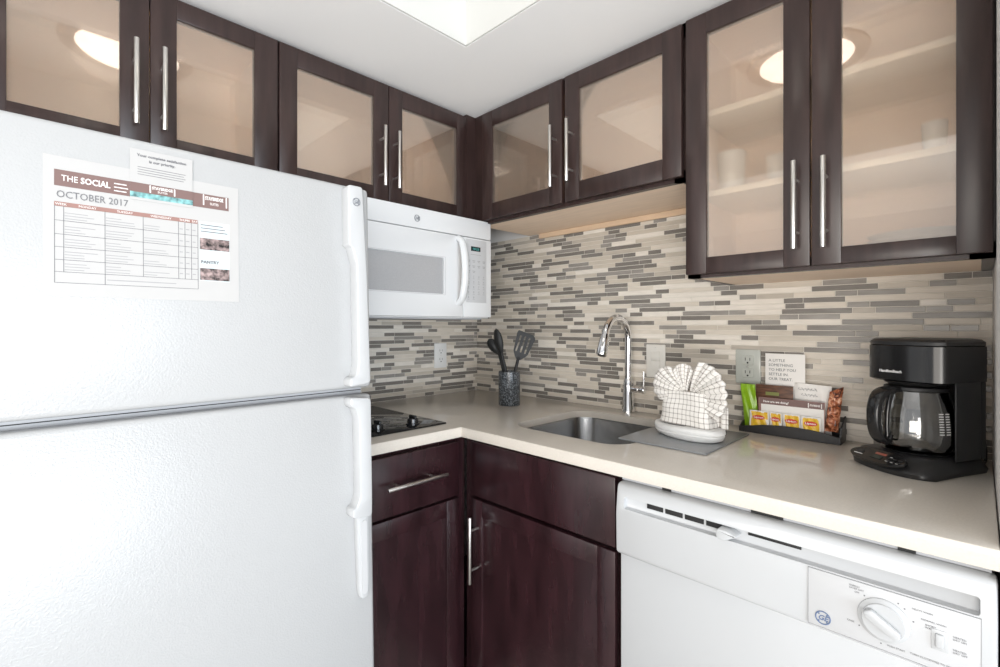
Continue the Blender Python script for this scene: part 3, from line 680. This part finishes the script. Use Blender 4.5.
for s, x, z in (('HEAVY WASH', 1.6745, 0.7915), ('NORMAL WASH', 1.6850, 0.7800), ('SHORT', 1.6895, 0.7735), ('WASH', 1.6895, 0.7695), ('OFF', 1.6030, 0.7895), ('ENERGY', 1.5960, 0.7985), ('SAVER DRY', 1.5960, 0.7945),
                ('HEATED', 1.7200, 0.7690), ('DRY ON', 1.7200, 0.7650), ('HEATED', 1.7200, 0.7500), ('DRY OFF', 1.7200, 0.7460), ('RINSE', 1.5930, 0.7400), ('PUSH START', 1.6450, 0.7215), ('TURN CLOCKWISE TO SET', 1.6720, 0.7225)): text(t, s, x, z, 0.0027, ty, depth=0.0001)
for a in (20, 48, 62, 130, 215, 265):
    a = math.radians(a); cyl(t, (kx+0.038*math.cos(a), -0.6285, kz+0.038*math.sin(a)), (kx+0.038*math.cos(a), ty, kz+0.038*math.sin(a)), 0.0011, seg=10)
obj('console_lettering', t, M['grey_ink'], cp)
t = new()
for x, w_ in ((1.257, 0.02), (1.437, 0.055), (1.655, 0.022)): obj('mounting_tab', B(x, x+w_, -0.60, -0.585, 0.8665, 0.8715), M['dark_void'], DW)
obj('top_trim', B(1.158, 1.760, -0.598, -0.575, 0.8665, 0.8815), M['gasket'], DW)

# ------------------------------------------------------------ cooktop
CK = thing('cooktop', 'black glass two-burner electric cooktop set in the counter by refrigerator', 'cooktop', (-0.79, -0.33, CT), FA)
obj('glass_plate', B(-0.945, -0.6375, -0.5545, -0.108, CT+0.0003, CT+0.0055, 0.002), M['black_glass'], CK)
t = new()
for y, r in ((-0.22, 0.075), (-0.40, 0.062)):
    for rr in (r, r*0.72, r*0.44):
        disc_pts = [(-0.805+rr*math.cos(2*PI*k/40), y+rr*math.sin(2*PI*k/40), CT+0.0056) for k in range(41)]; tube(t, disc_pts, 0.0005, 4)
obj('burner_rings', t, M['grey_ink'], CK)
for x in (-0.730, -0.853):
    y = -0.503
    t = lathe(new(), [(0, 0), (0.021, 0), (0.021, 0.003), (0.017, 0.005), (0.0165, 0.017), (0.014, 0.019), (0, 0.019)], (x, y, CT+0.0056), 28)
    k = obj('knob', t, M['black'], CK); obj('knob_grip', B(x-0.0035, x+0.0035, y-0.017, y+0.017, CT+0.020, CT+0.034, 0.002), M['black'], k)

# ------------------------------------------------------------ crock and utensils
cx, cy = 0.436, -0.228; cr_, ch = 0.0425, 0.132
t = lathe(new(), [(0, 0), (cr_-0.001, 0), (cr_, 0.002), (cr_, ch-0.002), (cr_-0.0015, ch), (cr_-0.006, ch), (cr_-0.007, ch-0.002), (cr_-0.007, 0.008), (0, 0.008)], (cx, cy, CT+0.0005), 48)
single('utensil_crock', t, M['crock'], 'grey speckled stone crock holding three utensils on the counter', 'crock', (cx, cy, CT+0.0005))
E1 = Vector((0.7071, 0.7071, 0)); E2 = Vector((-0.7071, 0.7071, 0)); E3 = Vector((0, 0, 1))
def crock_pt(du, dz, dd=0): return Vector((cx, cy, CT))+E1*du+E3*dz+E2*dd
# solid spoon
ROT45 = Matrix(((E1.x, E2.x, 0, 0), (E1.y, E2.y, 0, 0), (0, 0, 1, 0), (0, 0, 0, 1)))
def spoon(name, label, base, neck, tip, wid, thick, slots=False, bowl=0.004, tw=0):
    base, neck, tip = [Vector(p) for p in (base, neck, tip)]
    R = thing(name, label, 'utensil', base)
    obj('handle', tube(new(), [base, base.lerp(neck, .5), neck, neck.lerp(tip, 0.06)], [0.0062, 0.007, 0.0062, 0.0045], 12), M['rubber'], R)
    L_ = (tip-neck).length; t = new(); n = 14; mcol = 9; g = []
    for i in range(n+1):
        u = i/n; hw = wid*math.sin(PI*min(1, 0.03+0.97*u))**0.55*(0.72+0.35*u) if not slots else 0
        row = []
        for j in range(mcol):
            q = j/(mcol-1)*2-1; row.append(t.verts.new((q*hw, -bowl*(1-q*q)*math.sin(PI*u), u*L_)))
        g.append(row)
    for i in range(n):
        for j in range(mcol-1): t.faces.new((g[i][j], g[i][j+1], g[i+1][j+1], g[i+1][j]))
    d = (tip-neck).normalized(); yv = (E2*math.cos(tw)+E1*math.sin(tw)); yv = (yv-d*yv.dot(d)).normalized(); xv = yv.cross(d)
    mt = Matrix(((xv.x, yv.x, d.x, neck.x), (xv.y, yv.y, d.y, neck.y), (xv.z, yv.z, d.z, neck.z), (0, 0, 0, 1))); t.transform(mt)
    o = obj('spoon_head', t, M['rubber'], R); sm = o.modifiers.new('s', 'SOLIDIFY'); sm.thickness = thick; sm.offset = 0
    return R
spoon('serving_spoon', 'tall dark solid spoon, middle utensil of the three in the crock', crock_pt(0.016, 0.012, -0.004), crock_pt(-0.030, 0.200, -0.010), crock_pt(-0.052, 0.300, -0.014), 0.020, 0.003, bowl=0.010, tw=0.5)
spoon('slotted_spoon', 'short dark round spoon leaning left behind the tall spoon', crock_pt(0.010, 0.012, 0.012), crock_pt(-0.040, 0.200, 0.014), crock_pt(-0.082, 0.258, 0.016), 0.022, 0.003, bowl=0.010, tw=0.2)
b_, nk, tp = crock_pt(-0.006, 0.012, -0.020), crock_pt(0.033, 0.178, -0.016), crock_pt(0.068, 0.282, -0.012)
SP = thing('slotted_spatula', 'dark nylon spatula with three slots leaning right in the crock', 'utensil', b_)
obj('handle', tube(new(), [b_, b_.lerp(nk, .5), nk, nk.lerp(tp, 0.1)], [0.006, 0.0065, 0.006, 0.0045], 12), M['rubber'], SP)
t = prism(new(), fillet([(-0.008, 0), (0.008, 0), (0.030, 0.026), (0.040, 0.098), (0.030, 0.109), (-0.034, 0.112), (-0.036, 0.100), (-0.028, 0.028)], 0.008), -0.0015, 0.0015, 'y')
for q in (-0.018, 0.0, 0.018):
    t = boolean(t, prism(new(), rrect(q-0.0032, q+0.0032, 0.030, 0.096, 0.003), -0.01, 0.01, 'y'))
d = (tp-nk).normalized(); yv = (E2-d*E2.dot(d)).normalized(); xv = yv.cross(d)
t.transform(Matrix(((xv.x, yv.x, d.x, nk.x), (xv.y, yv.y, d.y, nk.y), (xv.z, yv.z, d.z, nk.z), (0, 0, 0, 1)))); obj('blade', t, M['rubber'], SP)

# ------------------------------------------------------------ outlets and switch
def plate(name, label, cat, x0, x1, z0, z1, frame, m, kind, y=-0.0078):
    R = thing(name, label, cat, ((x0+x1)/2, y, z0), frame)
    obj('cover_plate', B(x0, x1, y-0.006, y, z0, z1, 0.003, 2), m, R)
    xc = (x0+x1)/2; zc = (z0+z1)/2; w2 = 0.017
    if kind == 'switch':
        for dz in (0.0175, -0.0175): obj('rocker', B(xc-w2, xc+w2, y-0.009, y-0.005, zc+dz-0.0155, zc+dz+0.0155, 0.002), m, R)
        box2 = new(); cyl(box2, (xc, y-0.0065, z1-0.010), (xc, y-0.005, z1-0.010), 0.003, seg=12); obj('screw', box2, M['nickel'], R)
    else:
        for dz in (0.0195, -0.0195):
            s = obj('socket', prism(new(), rrect(xc-w2, xc+w2, zc+dz-0.0145, zc+dz+0.0145, 0.006), y-0.008, y-0.005, 'y', 0.001, 1), m, R)
            t = new(); box(t, xc-0.0075, xc-0.0055, y-0.0084, y-0.0078, zc+dz-0.001, zc+dz+0.008); box(t, xc+0.0055, xc+0.0075, y-0.0084, y-0.0078, zc+dz-0.001, zc+dz+0.008)
            cyl(t, (xc, y-0.0084, zc+dz-0.0075), (xc, y-0.0078, zc+dz-0.0075), 0.0028, seg=12); obj('slots', t, M['slot'], s)
        t = new(); cyl(t, (xc, y-0.0068, zc), (xc, y-0.005, zc), 0.0025, seg=12); obj('screw', t, M['nickel'], R)
    return R
plate('wall_outlet', 'white double wall outlet above the cooktop side of the counter', 'outlet', -0.2735, -0.2040, 1.034, 1.146, FA, M['outlet_white'], 'outlet')
plate('wall_switch', 'ivory double switch plate on the mosaic right of the faucet', 'switch', 0.906, 0.978, 1.043, 1.159, FB, M['outlet'], 'switch')
plate('wall_outlet', 'greyish wall outlet on the mosaic behind the tea tray', 'outlet', 1.2085, 1.2805, 1.047, 1.152, FB, M['outlet_grey'], 'grey')

# ------------------------------------------------------------ glass board, folded cloth, checked towel
single('cutting_board', B(1.048, 1.286, -0.435, -0.131, CT+0.0005, CT+0.0055, 0.002), M['mat_glass'], 'grey glass cutting board lying on the counter beside the sink', 'board', (1.167, -0.283, CT+0.0005))
DC = Vector((1.178, -0.286, CT+0.0058)); DR = math.radians(-22)
t = lathe(new(), [(0, 0), (0.080, 0), (0.095, 0.006), (0.101, 0.015), (0.098, 0.017), (0.103, 0.022), (0.101, 0.030), (0.094, 0.033), (0.04, 0.031), (0, 0.031)], (0, 0, 0), 56, sx=1.08, sy=0.66)
for v in t.verts:
    v.co.z += 0.003*math.sin(v.co.x*28)*(1 if v.co.z > 0.01 else 0)
single('folded_cloth', t, M['cloth_white'], 'white folded oval cloth on the grey board under the checked towel', 'cloth', DC, rotz=DR, local=True, angle=60)
TW = thing('checked_towel', 'cream and brown checked dish towel folded into a fan', 'towel', (DC.x, DC.y, DC.z+0.0345), rotz=math.radians(-14))
def uvgrid(bm, g, uvf, closed=False):
    uvl = bm.loops.layers.uv.verify(); n = len(g)
    for i in range(n-1):
        for j in range(len(g[0])-1):
            f = bm.faces.new((g[i][j], g[i][j+1], g[i+1][j+1], g[i+1][j]))
            for lp, (a, b2) in zip(f.loops, ((i, j), (i, j+1), (i+1, j+1), (i+1, j))): lp[uvl].uv = uvf(a, b2)
# body: a folded pocket, wrapped all round
t = new(); NU, NV = 80, 20; g = []; H_ = 0.088
def sect(a, hw, hd):
    ca, sa = math.cos(a), math.sin(a); return hw*math.copysign(abs(ca)**0.35, ca), hd*math.copysign(abs(sa)**0.35, sa)
arc = [0.0]
for j in range(NU):
    p0 = sect(2*PI*j/NU, 0.075, 0.030); p1 = sect(2*PI*(j+1)/NU, 0.075, 0.030); arc.append(arc[-1]+math.dist(p0, p1))
for i in range(NV+1):
    v_ = i/NV; hw = 0.080-0.010*v_; hd = 0.032*(1-0.35*v_); row = []
    for j in range(NU+1):
        x, y = sect(2*PI*j/NU, hw, hd)
        y += 0.0018*math.sin(x*70+v_*3)+0.0015*math.sin(v_*11+x*20)
        row.append(t.verts.new((x, y, H_*v_+0.003*math.sin(x*30+1)*v_)))
    g.append(row)
uvgrid(t, g, lambda i, j: (arc[j], H_*i/NV))
uvl = t.loops.layers.uv.verify()
for row in (g[0], g[-1]):
    f = t.faces.new(row[:-1])
    for lp in f.loops: lp[uvl].uv = (lp.vert.co.x, lp.vert.co.y)
bmesh.ops.remove_doubles(t, verts=t.verts, dist=1e-5)
obj('pocket', t, M['towel'], TW, local=True, angle=60)
# fan
def fan(a0, a1, n, Rf, c, amp, npl, yoff, lean, q0=0.10):
    t = new(); NR = 16; g = []
    for i in range(n+1):
        th = math.radians(a0+(a1-a0)*i/n); row = []; w_ = math.sin(2*PI*npl*i/n)
        for j in range(NR+1):
            q = q0+(1-q0)*j/NR; R = Rf(i/n)*(1+0.006*w_)
            row.append(t.verts.new((c[0]+q*R*math.cos(th), yoff+amp*w_*q**0.7-lean*math.sin(q*PI*0.62), c[1]+q*R*math.sin(th))))
        g.append(row)
    uvgrid(t, g, lambda i, j: (0.30*abs(a1-a0)/180*i/n, 0.105*(q0+(1-q0)*j/NR)))
    return t
def rnd(p, lo, hi, k=0.5): return lambda u: lo+(hi-lo)*max(0.0, math.sin(PI*min(1, max(0, u*0.92+0.04+p*(u-0.5)))))**k
for args in ((62, 118, 90, rnd(0, 0.060, 0.084), (-0.004, 0.082), 0.0034, 5, -0.004, 0.012), (120, 196, 80, rnd(0.1, 0.076, 0.110), (0.002, 0.080), 0.0036, 6, 0.002, 0.022), (-30, 66, 120, rnd(-0.1, 0.082, 0.124), (0.004, 0.078), 0.0036, 8, 0.002, 0.020)):
    o = obj('fan_pleats', fan(*args), M['towel'], TW, local=True, angle=80); sm = o.modifiers.new('s', 'SOLIDIFY'); sm.thickness = 0.0045; sm.offset = 0
t = new(); g = []
for i in range(13):
    row = []
    for j in range(25):
        u = j/24; row.append(t.verts.new((0.060+0.042*u, 0.022+0.005*math.sin(u*14), 0.004+0.058*i/12-0.006*u)))
    g.append(row)
uvgrid(t, g, lambda i, j: (0.06*j/24, 0.060*i/12))
o = obj('hanging_tail', t, M['towel'], TW, local=True, angle=80); sm = o.modifiers.new('s', 'SOLIDIFY'); sm.thickness = 0.006; sm.offset = 0

# ------------------------------------------------------------ tea tray and its contents
TR = thing('tea_tray', 'black desktop caddy tray holding tea bags and snack packets', 'tray', (1.368, -0.045, CT))
obj('tray_floor', B(1.246, 1.491, -0.084, -0.012, CT+0.0005, CT+0.0035), M['tray'], TR)
fp = [(1.244, CT+0.0005), (1.4925, CT+0.0005), (1.4925, 0.9325), (1.4562, 0.9400), (1.425, 0.9438), (1.39, 0.9455), (1.35, 0.9445), (1.31, 0.941), (1.275, 0.9345), (1.244, 0.9300)]
obj('front_lip', prism(new(), fp, -0.0885, -0.0845, 'y', 0.0006, 1), M['tray'], TR)
obj('back_panel', B(1.246, 1.491, -0.0145, -0.0115, CT+0.0035, 0.945), M['tray'], TR)
for x, k_ in ((1.2445, 0.3), (1.489, 1.0)): obj('side_panel', prism(new(), [(-0.0845, CT+0.0005), (-0.0845, 0.930), (-0.068, 0.932+0.026*k_), (-0.0145, 0.932+0.048*k_), (-0.0145, CT+0.0005)], x, x+0.0035, 'x'), M['tray'], TR)
def pillow(x0, x1, z0, z1, y, th, jag=0.0, skew=0.0, seed=0, tl=0, tr=0):
    R = random.Random(seed); t = new(); nx, nz = 14, 16
    def P_(u, v, s):
        p = th/2*(max(0, 1-abs(2*u-1)**3)*max(0, 1-abs(2*v-1)**5))**0.6
        return (x0+(x1-x0)*u+skew*v, y+s*p+0.0015*math.sin(u*13+v*7+seed)*s, z0+(z1-z0+tl*(1-u)+tr*u)*v)
    fr = [[t.verts.new(P_(i/nx, j/nz, -1)) for i in range(nx+1)] for j in range(nz+1)]
    bk = [[fr[j][i] if i in (0, nx) or j in (0, nz) else t.verts.new(P_(i/nx, j/nz, 1)) for i in range(nx+1)] for j in range(nz+1)]
    for gg in (fr, bk):
        for j in range(nz):
            for i in range(nx): t.faces.new((gg[j][i], gg[j][i+1], gg[j+1][i+1], gg[j+1][i]))
    return t
zf = CT+0.004
single('tea_packet', pillow(1.2482, 1.2890, zf, 1.0505, -0.050, 0.010, seed=2, skew=-0.013), M['green'], 'tall bright green packet at the left end of the black tray', 'packet', (1.2555, -0.05, zf))
WC = thing('drink_packet', 'dark brown wood-print packet with green label behind the feedback card', 'packet', (1.32, -0.046, zf))
obj('sleeve', B(1.2775, 1.3745, -0.0475, -0.0445, zf, 1.0525, 0.0006), M['woodcard'], WC)
obj('label_patch', B(1.304, 1.339, -0.0482, -0.0474, 1.0225, 1.0320), M['green_label'], WC)
WT = thing('welcome_card', 'square white welcome card standing tallest at back of the tray', 'card', (1.348, -0.03, zf))
obj('card', B(1.2985, 1.4005, -0.0315, -0.0300, zf, 1.1435, 0.0003), M['card_white'], WT)
t = new()
for k, s in enumerate(('A LITTLE', 'SOMETHING', 'TO HELP YOU', 'SETTLE IN.', 'OUR TREAT.')): text(t, s, 1.3075, 1.1200-0.0135*k, 0.0078, -0.0320)
obj('lettering', t, M['grey_ink'], WT)
PB = thing('snack_packet', 'white snack packet with grey script behind the feedback card', 'packet', (1.42, -0.045, zf))
t = pillow(1.3770, 1.4640, zf, 1.0640, -0.038, 0.009, seed=5, tr=-0.004); obj('pouch', t, M['card_white'], PB)
t = new()
for x0_, z0_, n_ in ((1.386, 1.0475, 44), (1.394, 1.0320, 38)):
    tube(t, [(x0_+0.00105*k+0.0022*math.sin(k*1.7), -0.0440, z0_+0.0045*math.sin(k*1.15)*math.cos(k*0.31)) for k in range(n_)], 0.00045, 5)
obj('script_scrawl', t, M['pale_ink'], PB)
t = pillow(1.4520, 1.4830, 0.9420, 1.0600, -0.062, 0.018, skew=0.012, seed=9, tl=-0.012, tr=0.004)
for v in t.verts: v.co.y += 0.0025*math.sin(v.co.z*220+v.co.x*90)
single('snack_packet', t, M['foil'], 'copper and brown printed snack packet at the right end of tray', 'packet', (1.468, -0.062, 0.942))
FCD = thing('feedback_card', 'brown-bordered feedback card standing behind the yellow tea bags', 'card', (1.372, -0.066, zf))
obj('card', B(1.2905, 1.4540, -0.0665, -0.0650, zf, 1.0175, 0.0003), M['rose_ink'], FCD)
obj('brown_band', B(1.2930, 1.4530, -0.0669, -0.0665, 0.9985, 1.0165), M['brown_ink'], FCD)
obj('white_panel', B(1.2975, 1.4520, -0.0670, -0.0666, zf+0.002, 0.9985), M['card_white'], FCD)
t = new(); text(t, 'How are we doing?', 1.3030, 1.0040, 0.0060, -0.0673, width=0.065, bold=True); text(t, 'STAYBRIDGE', 1.4190, 1.0050, 0.0050, -0.0673, width=0.0240, bold=True)
for x in (1.4150, 1.4455): box(t, x, x+0.002, -0.0673, -0.0669, 1.0005, 1.0135)
obj('lettering', t, M['white_ink'], FCD)
for i, (a, b2, zt_, lab) in enumerate(((1.2700, 1.3210, 0.979, 'yellow tea bag packet, leftmost of the four in the tray'), (1.3230, 1.3545, 0.979, 'yellow tea bag packet half hidden, second from the left'),
                                    (1.3575, 1.3995, 0.9785, 'yellow tea bag packet, third from the left in the tray'), (1.4015, 1.4475, 0.9775, 'yellow tea bag packet, rightmost of the four in the tray'))):
    yy = -0.0775-0.0012*(i % 2); TB = thing('tea_bag', lab, 'tea bag', ((a+b2)/2, yy, zf), group=None)
    obj('wrapper', pillow(a, b2, zf, zt_, yy, 0.0035, seed=i), M['card_white'], TB)
    o = obj('yellow_face', pillow(a+0.004, b2-0.003, zf, zt_-0.003, yy-0.0012, 0.0035, seed=i), M['yellow'], TB)
    xm = (a+b2)/2; t = new(); disc(t, [(0, 0), (0.0125, 0), (0.0125, 0.0008), (0, 0.0008)], (0, 0, 0)); ww = min(1.25, (b2-a)/0.034)
    t.transform(Matrix.Translation((xm, yy-0.0042, 0.9600)) @ Matrix.Diagonal((1.0*ww, 1, 0.50, 1))); obj('red_badge', t, M['red_ink'], TB)
    t = new(); text(t, 'Lipton', xm, 0.9580, 0.0050, yy-0.0056, width=0.0200*ww, align='CENTER', bold=True); obj('lettering', t, M['white_ink'], TB)

# ------------------------------------------------------------ coffee maker (local frame, front = -y)
CM = thing('coffee_maker', 'black drip coffee maker in the right corner of the counter', 'coffee maker', (1.5576, -0.215, CT+0.0005), rotz=math.radians(-27))
def loft(loops):
    t = new(); rr = [[t.verts.new(p) for p in lp] for lp in loops]; n = len(rr[0])
    for a, b2 in zip(rr[:-1], rr[1:]):
        for k in range(n): t.faces.new((a[k], a[(k+1) % n], b2[(k+1) % n], b2[k]))
    t.faces.new(rr[0][::-1]); t.faces.new(rr[-1]); return t
def base_loop(z, fr, ins):
    pts = []
    for k in range(25):      # front bow from left to right
        u = k/24; x = -0.012+ins+(0.170-2*ins)*u; pts.append((x, -fr*(0.62+0.38*u)*math.sin(PI*min(1, u*0.94+0.03))**0.42+ins*0.3, z))
    pts += [(0.151-ins, 0.08, z), (0.151-ins, 0.148-ins, z), (0.146-ins, 0.153-ins, z), (0.006+ins, 0.153-ins, z), (ins, 0.148-ins, z), (-0.006+ins, 0.08, z)]
    return pts
bs = obj('base', loft([base_loop(0.0, 0.066, 0.001), base_loop(0.009, 0.067, -0.001), base_loop(0.014, 0.062, 0.001), base_loop(0.034, 0.026, 0.010), base_loop(0.037, 0.018, 0.016)]), M['black_satin'], CM, local=True, angle=50)
# sloping control panel on the front
sl = Matrix.Translation((0.057, -0.0385, 0.0245)) @ Matrix.Rotation(math.radians(-8), 4, 'Z') @ Matrix.Rotation(math.radians(-58), 4, 'X')
t = prism(new(), [(0.062*math.copysign(abs(math.cos(2*PI*k/40))**0.7, math.cos(2*PI*k/40)), 0.0195*math.sin(2*PI*k/40)) for k in range(40)], -0.004, 0.0035, 'y', 0.001, 1); t.transform(sl)
pn = obj('control_panel', t, M['black'], CM, local=True)
t = B(-0.011, 0.013, -0.0050, -0.0035, -0.008, 0.002); t.transform(sl); obj('display', t, M['display'], pn, local=True)
t = B(-0.008, 0.016, -0.0050, -0.0035, 0.005, 0.011, 0.0005); t.transform(sl); obj('red_label', t, M['red_label'], pn, local=True)
t = new()
for i in range(3):
    for j in range(2): box(t, 0.024+i*0.011, 0.032+i*0.011, -0.0056, -0.0030, -0.007+j*0.007, -0.0035+j*0.007, 0.0008)
t.transform(sl); obj('buttons', t, M['black_satin'], pn, local=True)
t = new()
for i in range(3): box(t, 0.0255+i*0.011, 0.0305+i*0.011, -0.0060, -0.0054, -0.0095, -0.0085)
box(t, 0.0255, 0.031, -0.0045, -0.0034, 0.0052, 0.0062); box(t, -0.050, -0.030, -0.0042, -0.0034, -0.0065, -0.0045)
text(t, 'OFF', -0.044, -0.001, 0.0022, -0.0040)
t.transform(sl); obj('panel_marks', t, M['silver_ink'], pn, local=True)
t = prism(new(), [(-0.040+0.008*math.cos(2*PI*k/20), 0.002+0.006*math.sin(2*PI*k/20)) for k in range(20)], -0.0065, -0.003, 'y', 0.001, 1); t.transform(sl); obj('power_button', t, M['black_satin'], pn, local=True)
# warming plate
obj('warming_plate', lathe(new(), [(0, 0.037), (0.060, 0.037), (0.062, 0.040), (0.060, 0.0415), (0, 0.0405)], (0.0765, 0.052, 0), 48), M['black'], CM, local=True)
# tower and head
def rr3(x0, x1, y0, y1, z, r, n=5): return [(p[0], p[1], z) for p in rrect(x0, x1, y0, y1, r, n)]
tw_ = obj('tower', loft([rr3(0.002, 0.149, 0.126, 0.153, 0.030, 0.008), rr3(0.002, 0.149, 0.126, 0.153, 0.195, 0.008)]), M['black_satin'], CM, local=True)
t = B(0.1462, 0.1500, 0.050, 0.13, 0.030, 0.195, 0.002); obj('side_wing', t, M['black_satin'], CM, local=True)
def headloop(z, ins, fr=0.020):
    pts = []
    for k in range(17):
        u = k/16; pts.append((ins+(0.150-2*ins)*u, -fr*math.sin(PI*u)**0.6+0.020+ins, z))
    return pts+[(0.150-ins, 0.148-ins, z), (0.145-ins, 0.154-ins, z), (0.005+ins, 0.154-ins, z), (ins, 0.148-ins, z)]
obj('brew_head', loft([headloop(0.188, 0.006), headloop(0.192, 0.0), headloop(0.266, 0.0), headloop(0.268, 0.002)]), M['black'], CM, local=True, angle=30)
obj('reservoir_lid', loft([headloop(0.2685, 0.001), headloop(0.2755, 0.001), headloop(0.281, 0.006), headloop(0.283, 0.016)]), M['black_satin'], CM, local=True, angle=30)
obj('filter_basket', lathe(new(), [(0, 0.1825), (0.050, 0.1825), (0.055, 0.185), (0.058, 0.189), (0, 0.189)], (0.0765, 0.052, 0), 36), M['black_satin'], CM, local=True)
t = text(new(), 'HamiltonBeach', 0.034, 0.2080, 0.0058, 0.0012, width=0.046, bold=True, tilt=0); t.transform(Matrix.Translation((0.034, 0.0012, 0)) @ Matrix.Rotation(math.radians(-3), 4, 'Z') @ Matrix.Translation((-0.034, -0.0012, 0)))
obj('lettering', t, M['silver_ink'], CM, local=True)
# cord
t = tube(new(), [(0.130, 0.152, 0.03), (0.125, 0.175, 0.052), (0.112, 0.215, 0.050), (0.108, 0.228, 0.030), (0.110, 0.222, 0.006), (0.120, 0.190, 0.005), (0.125, 0.158, 0.008)], 0.003, 10); obj('power_cord', t, M['black_satin'], CM, local=True)

# carafe stands on the warming plate: its own thing
crf = Matrix.Translation((1.5576, -0.215, CT+0.0005)) @ Matrix.Rotation(math.radians(-27), 4, 'Z')
cpos = crf @ Vector((0.0765, 0.050, 0.0418))
CF = thing('coffee_carafe', 'glass coffee carafe with black handle standing in the coffee maker', 'carafe', cpos, rotz=math.radians(-27))
prof = [(0, 0.0005), (0.050, 0.0005), (0.062, 0.006), (0.068, 0.022), (0.068, 0.048), (0.066, 0.080), (0.060, 0.105), (0.053, 0.128), (0.0515, 0.128), (0.0585, 0.105), (0.0645, 0.080), (0.0665, 0.048), (0.0665, 0.023), (0.061, 0.0085), (0.05, 0.003), (0, 0.003)]
obj('glass_jug', lathe(new(), prof, (0, 0, 0), 48), M['glass'], CF, local=True, label='clear glass jug')
obj('lid', lathe(new(), [(0, 0.128), (0.054, 0.128), (0.056, 0.130), (0.055, 0.136), (0.045, 0.139), (0, 0.1395)], (0, 0, 0), 48), M['black_satin'], CF, local=True)
hd = Vector((-0.13, -0.9915, 0)); sd = Vector((0.9915, -0.13, 0))
def hp_(r, z): return hd*r+Vector((0, 0, z))
t = new(); path = [(0.050, 0.131), (0.075, 0.130), (0.096, 0.120), (0.107, 0.095), (0.108, 0.062), (0.102, 0.036), (0.090, 0.022), (0.078, 0.022), (0.0725, 0.034)]
wid = [0.014, 0.015, 0.015, 0.014, 0.014, 0.014, 0.013, 0.012, 0.011]; thk = [0.006, 0.007, 0.009, 0.009, 0.009, 0.008, 0.007, 0.006, 0.004]
sub = []
for i in range(len(path)-1):
    for k in range(4):
        u = k/4; p0 = Vector(path[max(i-1, 0)]); p1 = Vector(path[i]); p2 = Vector(path[i+1]); p3 = Vector(path[min(i+2, len(path)-1)])
        q = 0.5*((2*p1)+(-p0+p2)*u+(2*p0-5*p1+4*p2-p3)*u*u+(-p0+3*p1-3*p2+p3)*u**3); sub.append((q, wid[i]*(1-u)+wid[i+1]*u, thk[i]*(1-u)+thk[i+1]*u))
sub.append((Vector(path[-1]), wid[-1], thk[-1])); rings = []
for i, (q, w_, h_) in enumerate(sub):
    dd = (sub[min(i+1, len(sub)-1)][0]-sub[max(i-1, 0)][0]).normalized(); nn = Vector((-dd.y, dd.x)); ring = []
    for k in range(16):
        a = 2*PI*k/16; c1 = math.copysign(abs(math.cos(a))**0.6, math.cos(a)); s1 = math.copysign(abs(math.sin(a))**0.6, math.sin(a))
        p = q+nn*h_*s1; ring.append(t.verts.new(hp_(p.x, p.y)+sd*w_*c1))
    rings.append(ring)
for a, b2 in zip(rings[:-1], rings[1:]):
    for k in range(16): t.faces.new((a[k], a[(k+1) % 16], b2[(k+1) % 16], b2[k]))
t.faces.new(rings[0][::-1]); t.faces.new(rings[-1]); obj('handle', t, M['black'], CF, local=True)
t = tube(new(), [hp_(0.064, 0.128), hp_(0.071, 0.105), hp_(0.0745, 0.080), hp_(0.0755, 0.050), hp_(0.0745, 0.030)], [0.006, 0.0055, 0.005, 0.005, 0.006], 12); obj('handle_brace', t, M['black'], CF, local=True)
t = new(); an0 = math.radians(-22)
for k in range(9):
    for j in range(2):
        an = an0+j*0.20; r = 0.0690 if k > 4 else 0.0690-0.0011*(4-k)*1.1
        z = 0.085-0.0052*k; rad = 0.0685 if z < 0.05 else 0.0685-(z-0.05)*0.08
        c_ = Vector((rad*math.cos(an), rad*math.sin(an), z)); m_ = Matrix.Rotation(an+PI/2, 4, 'Z'); box(t, c_.x-0.0045, c_.x+0.0045, c_.y-0.0002, c_.y+0.0002, c_.z, c_.z+0.002, rot=m_)
obj('printed_marks', t, M['silver_ink'], CF, local=True)
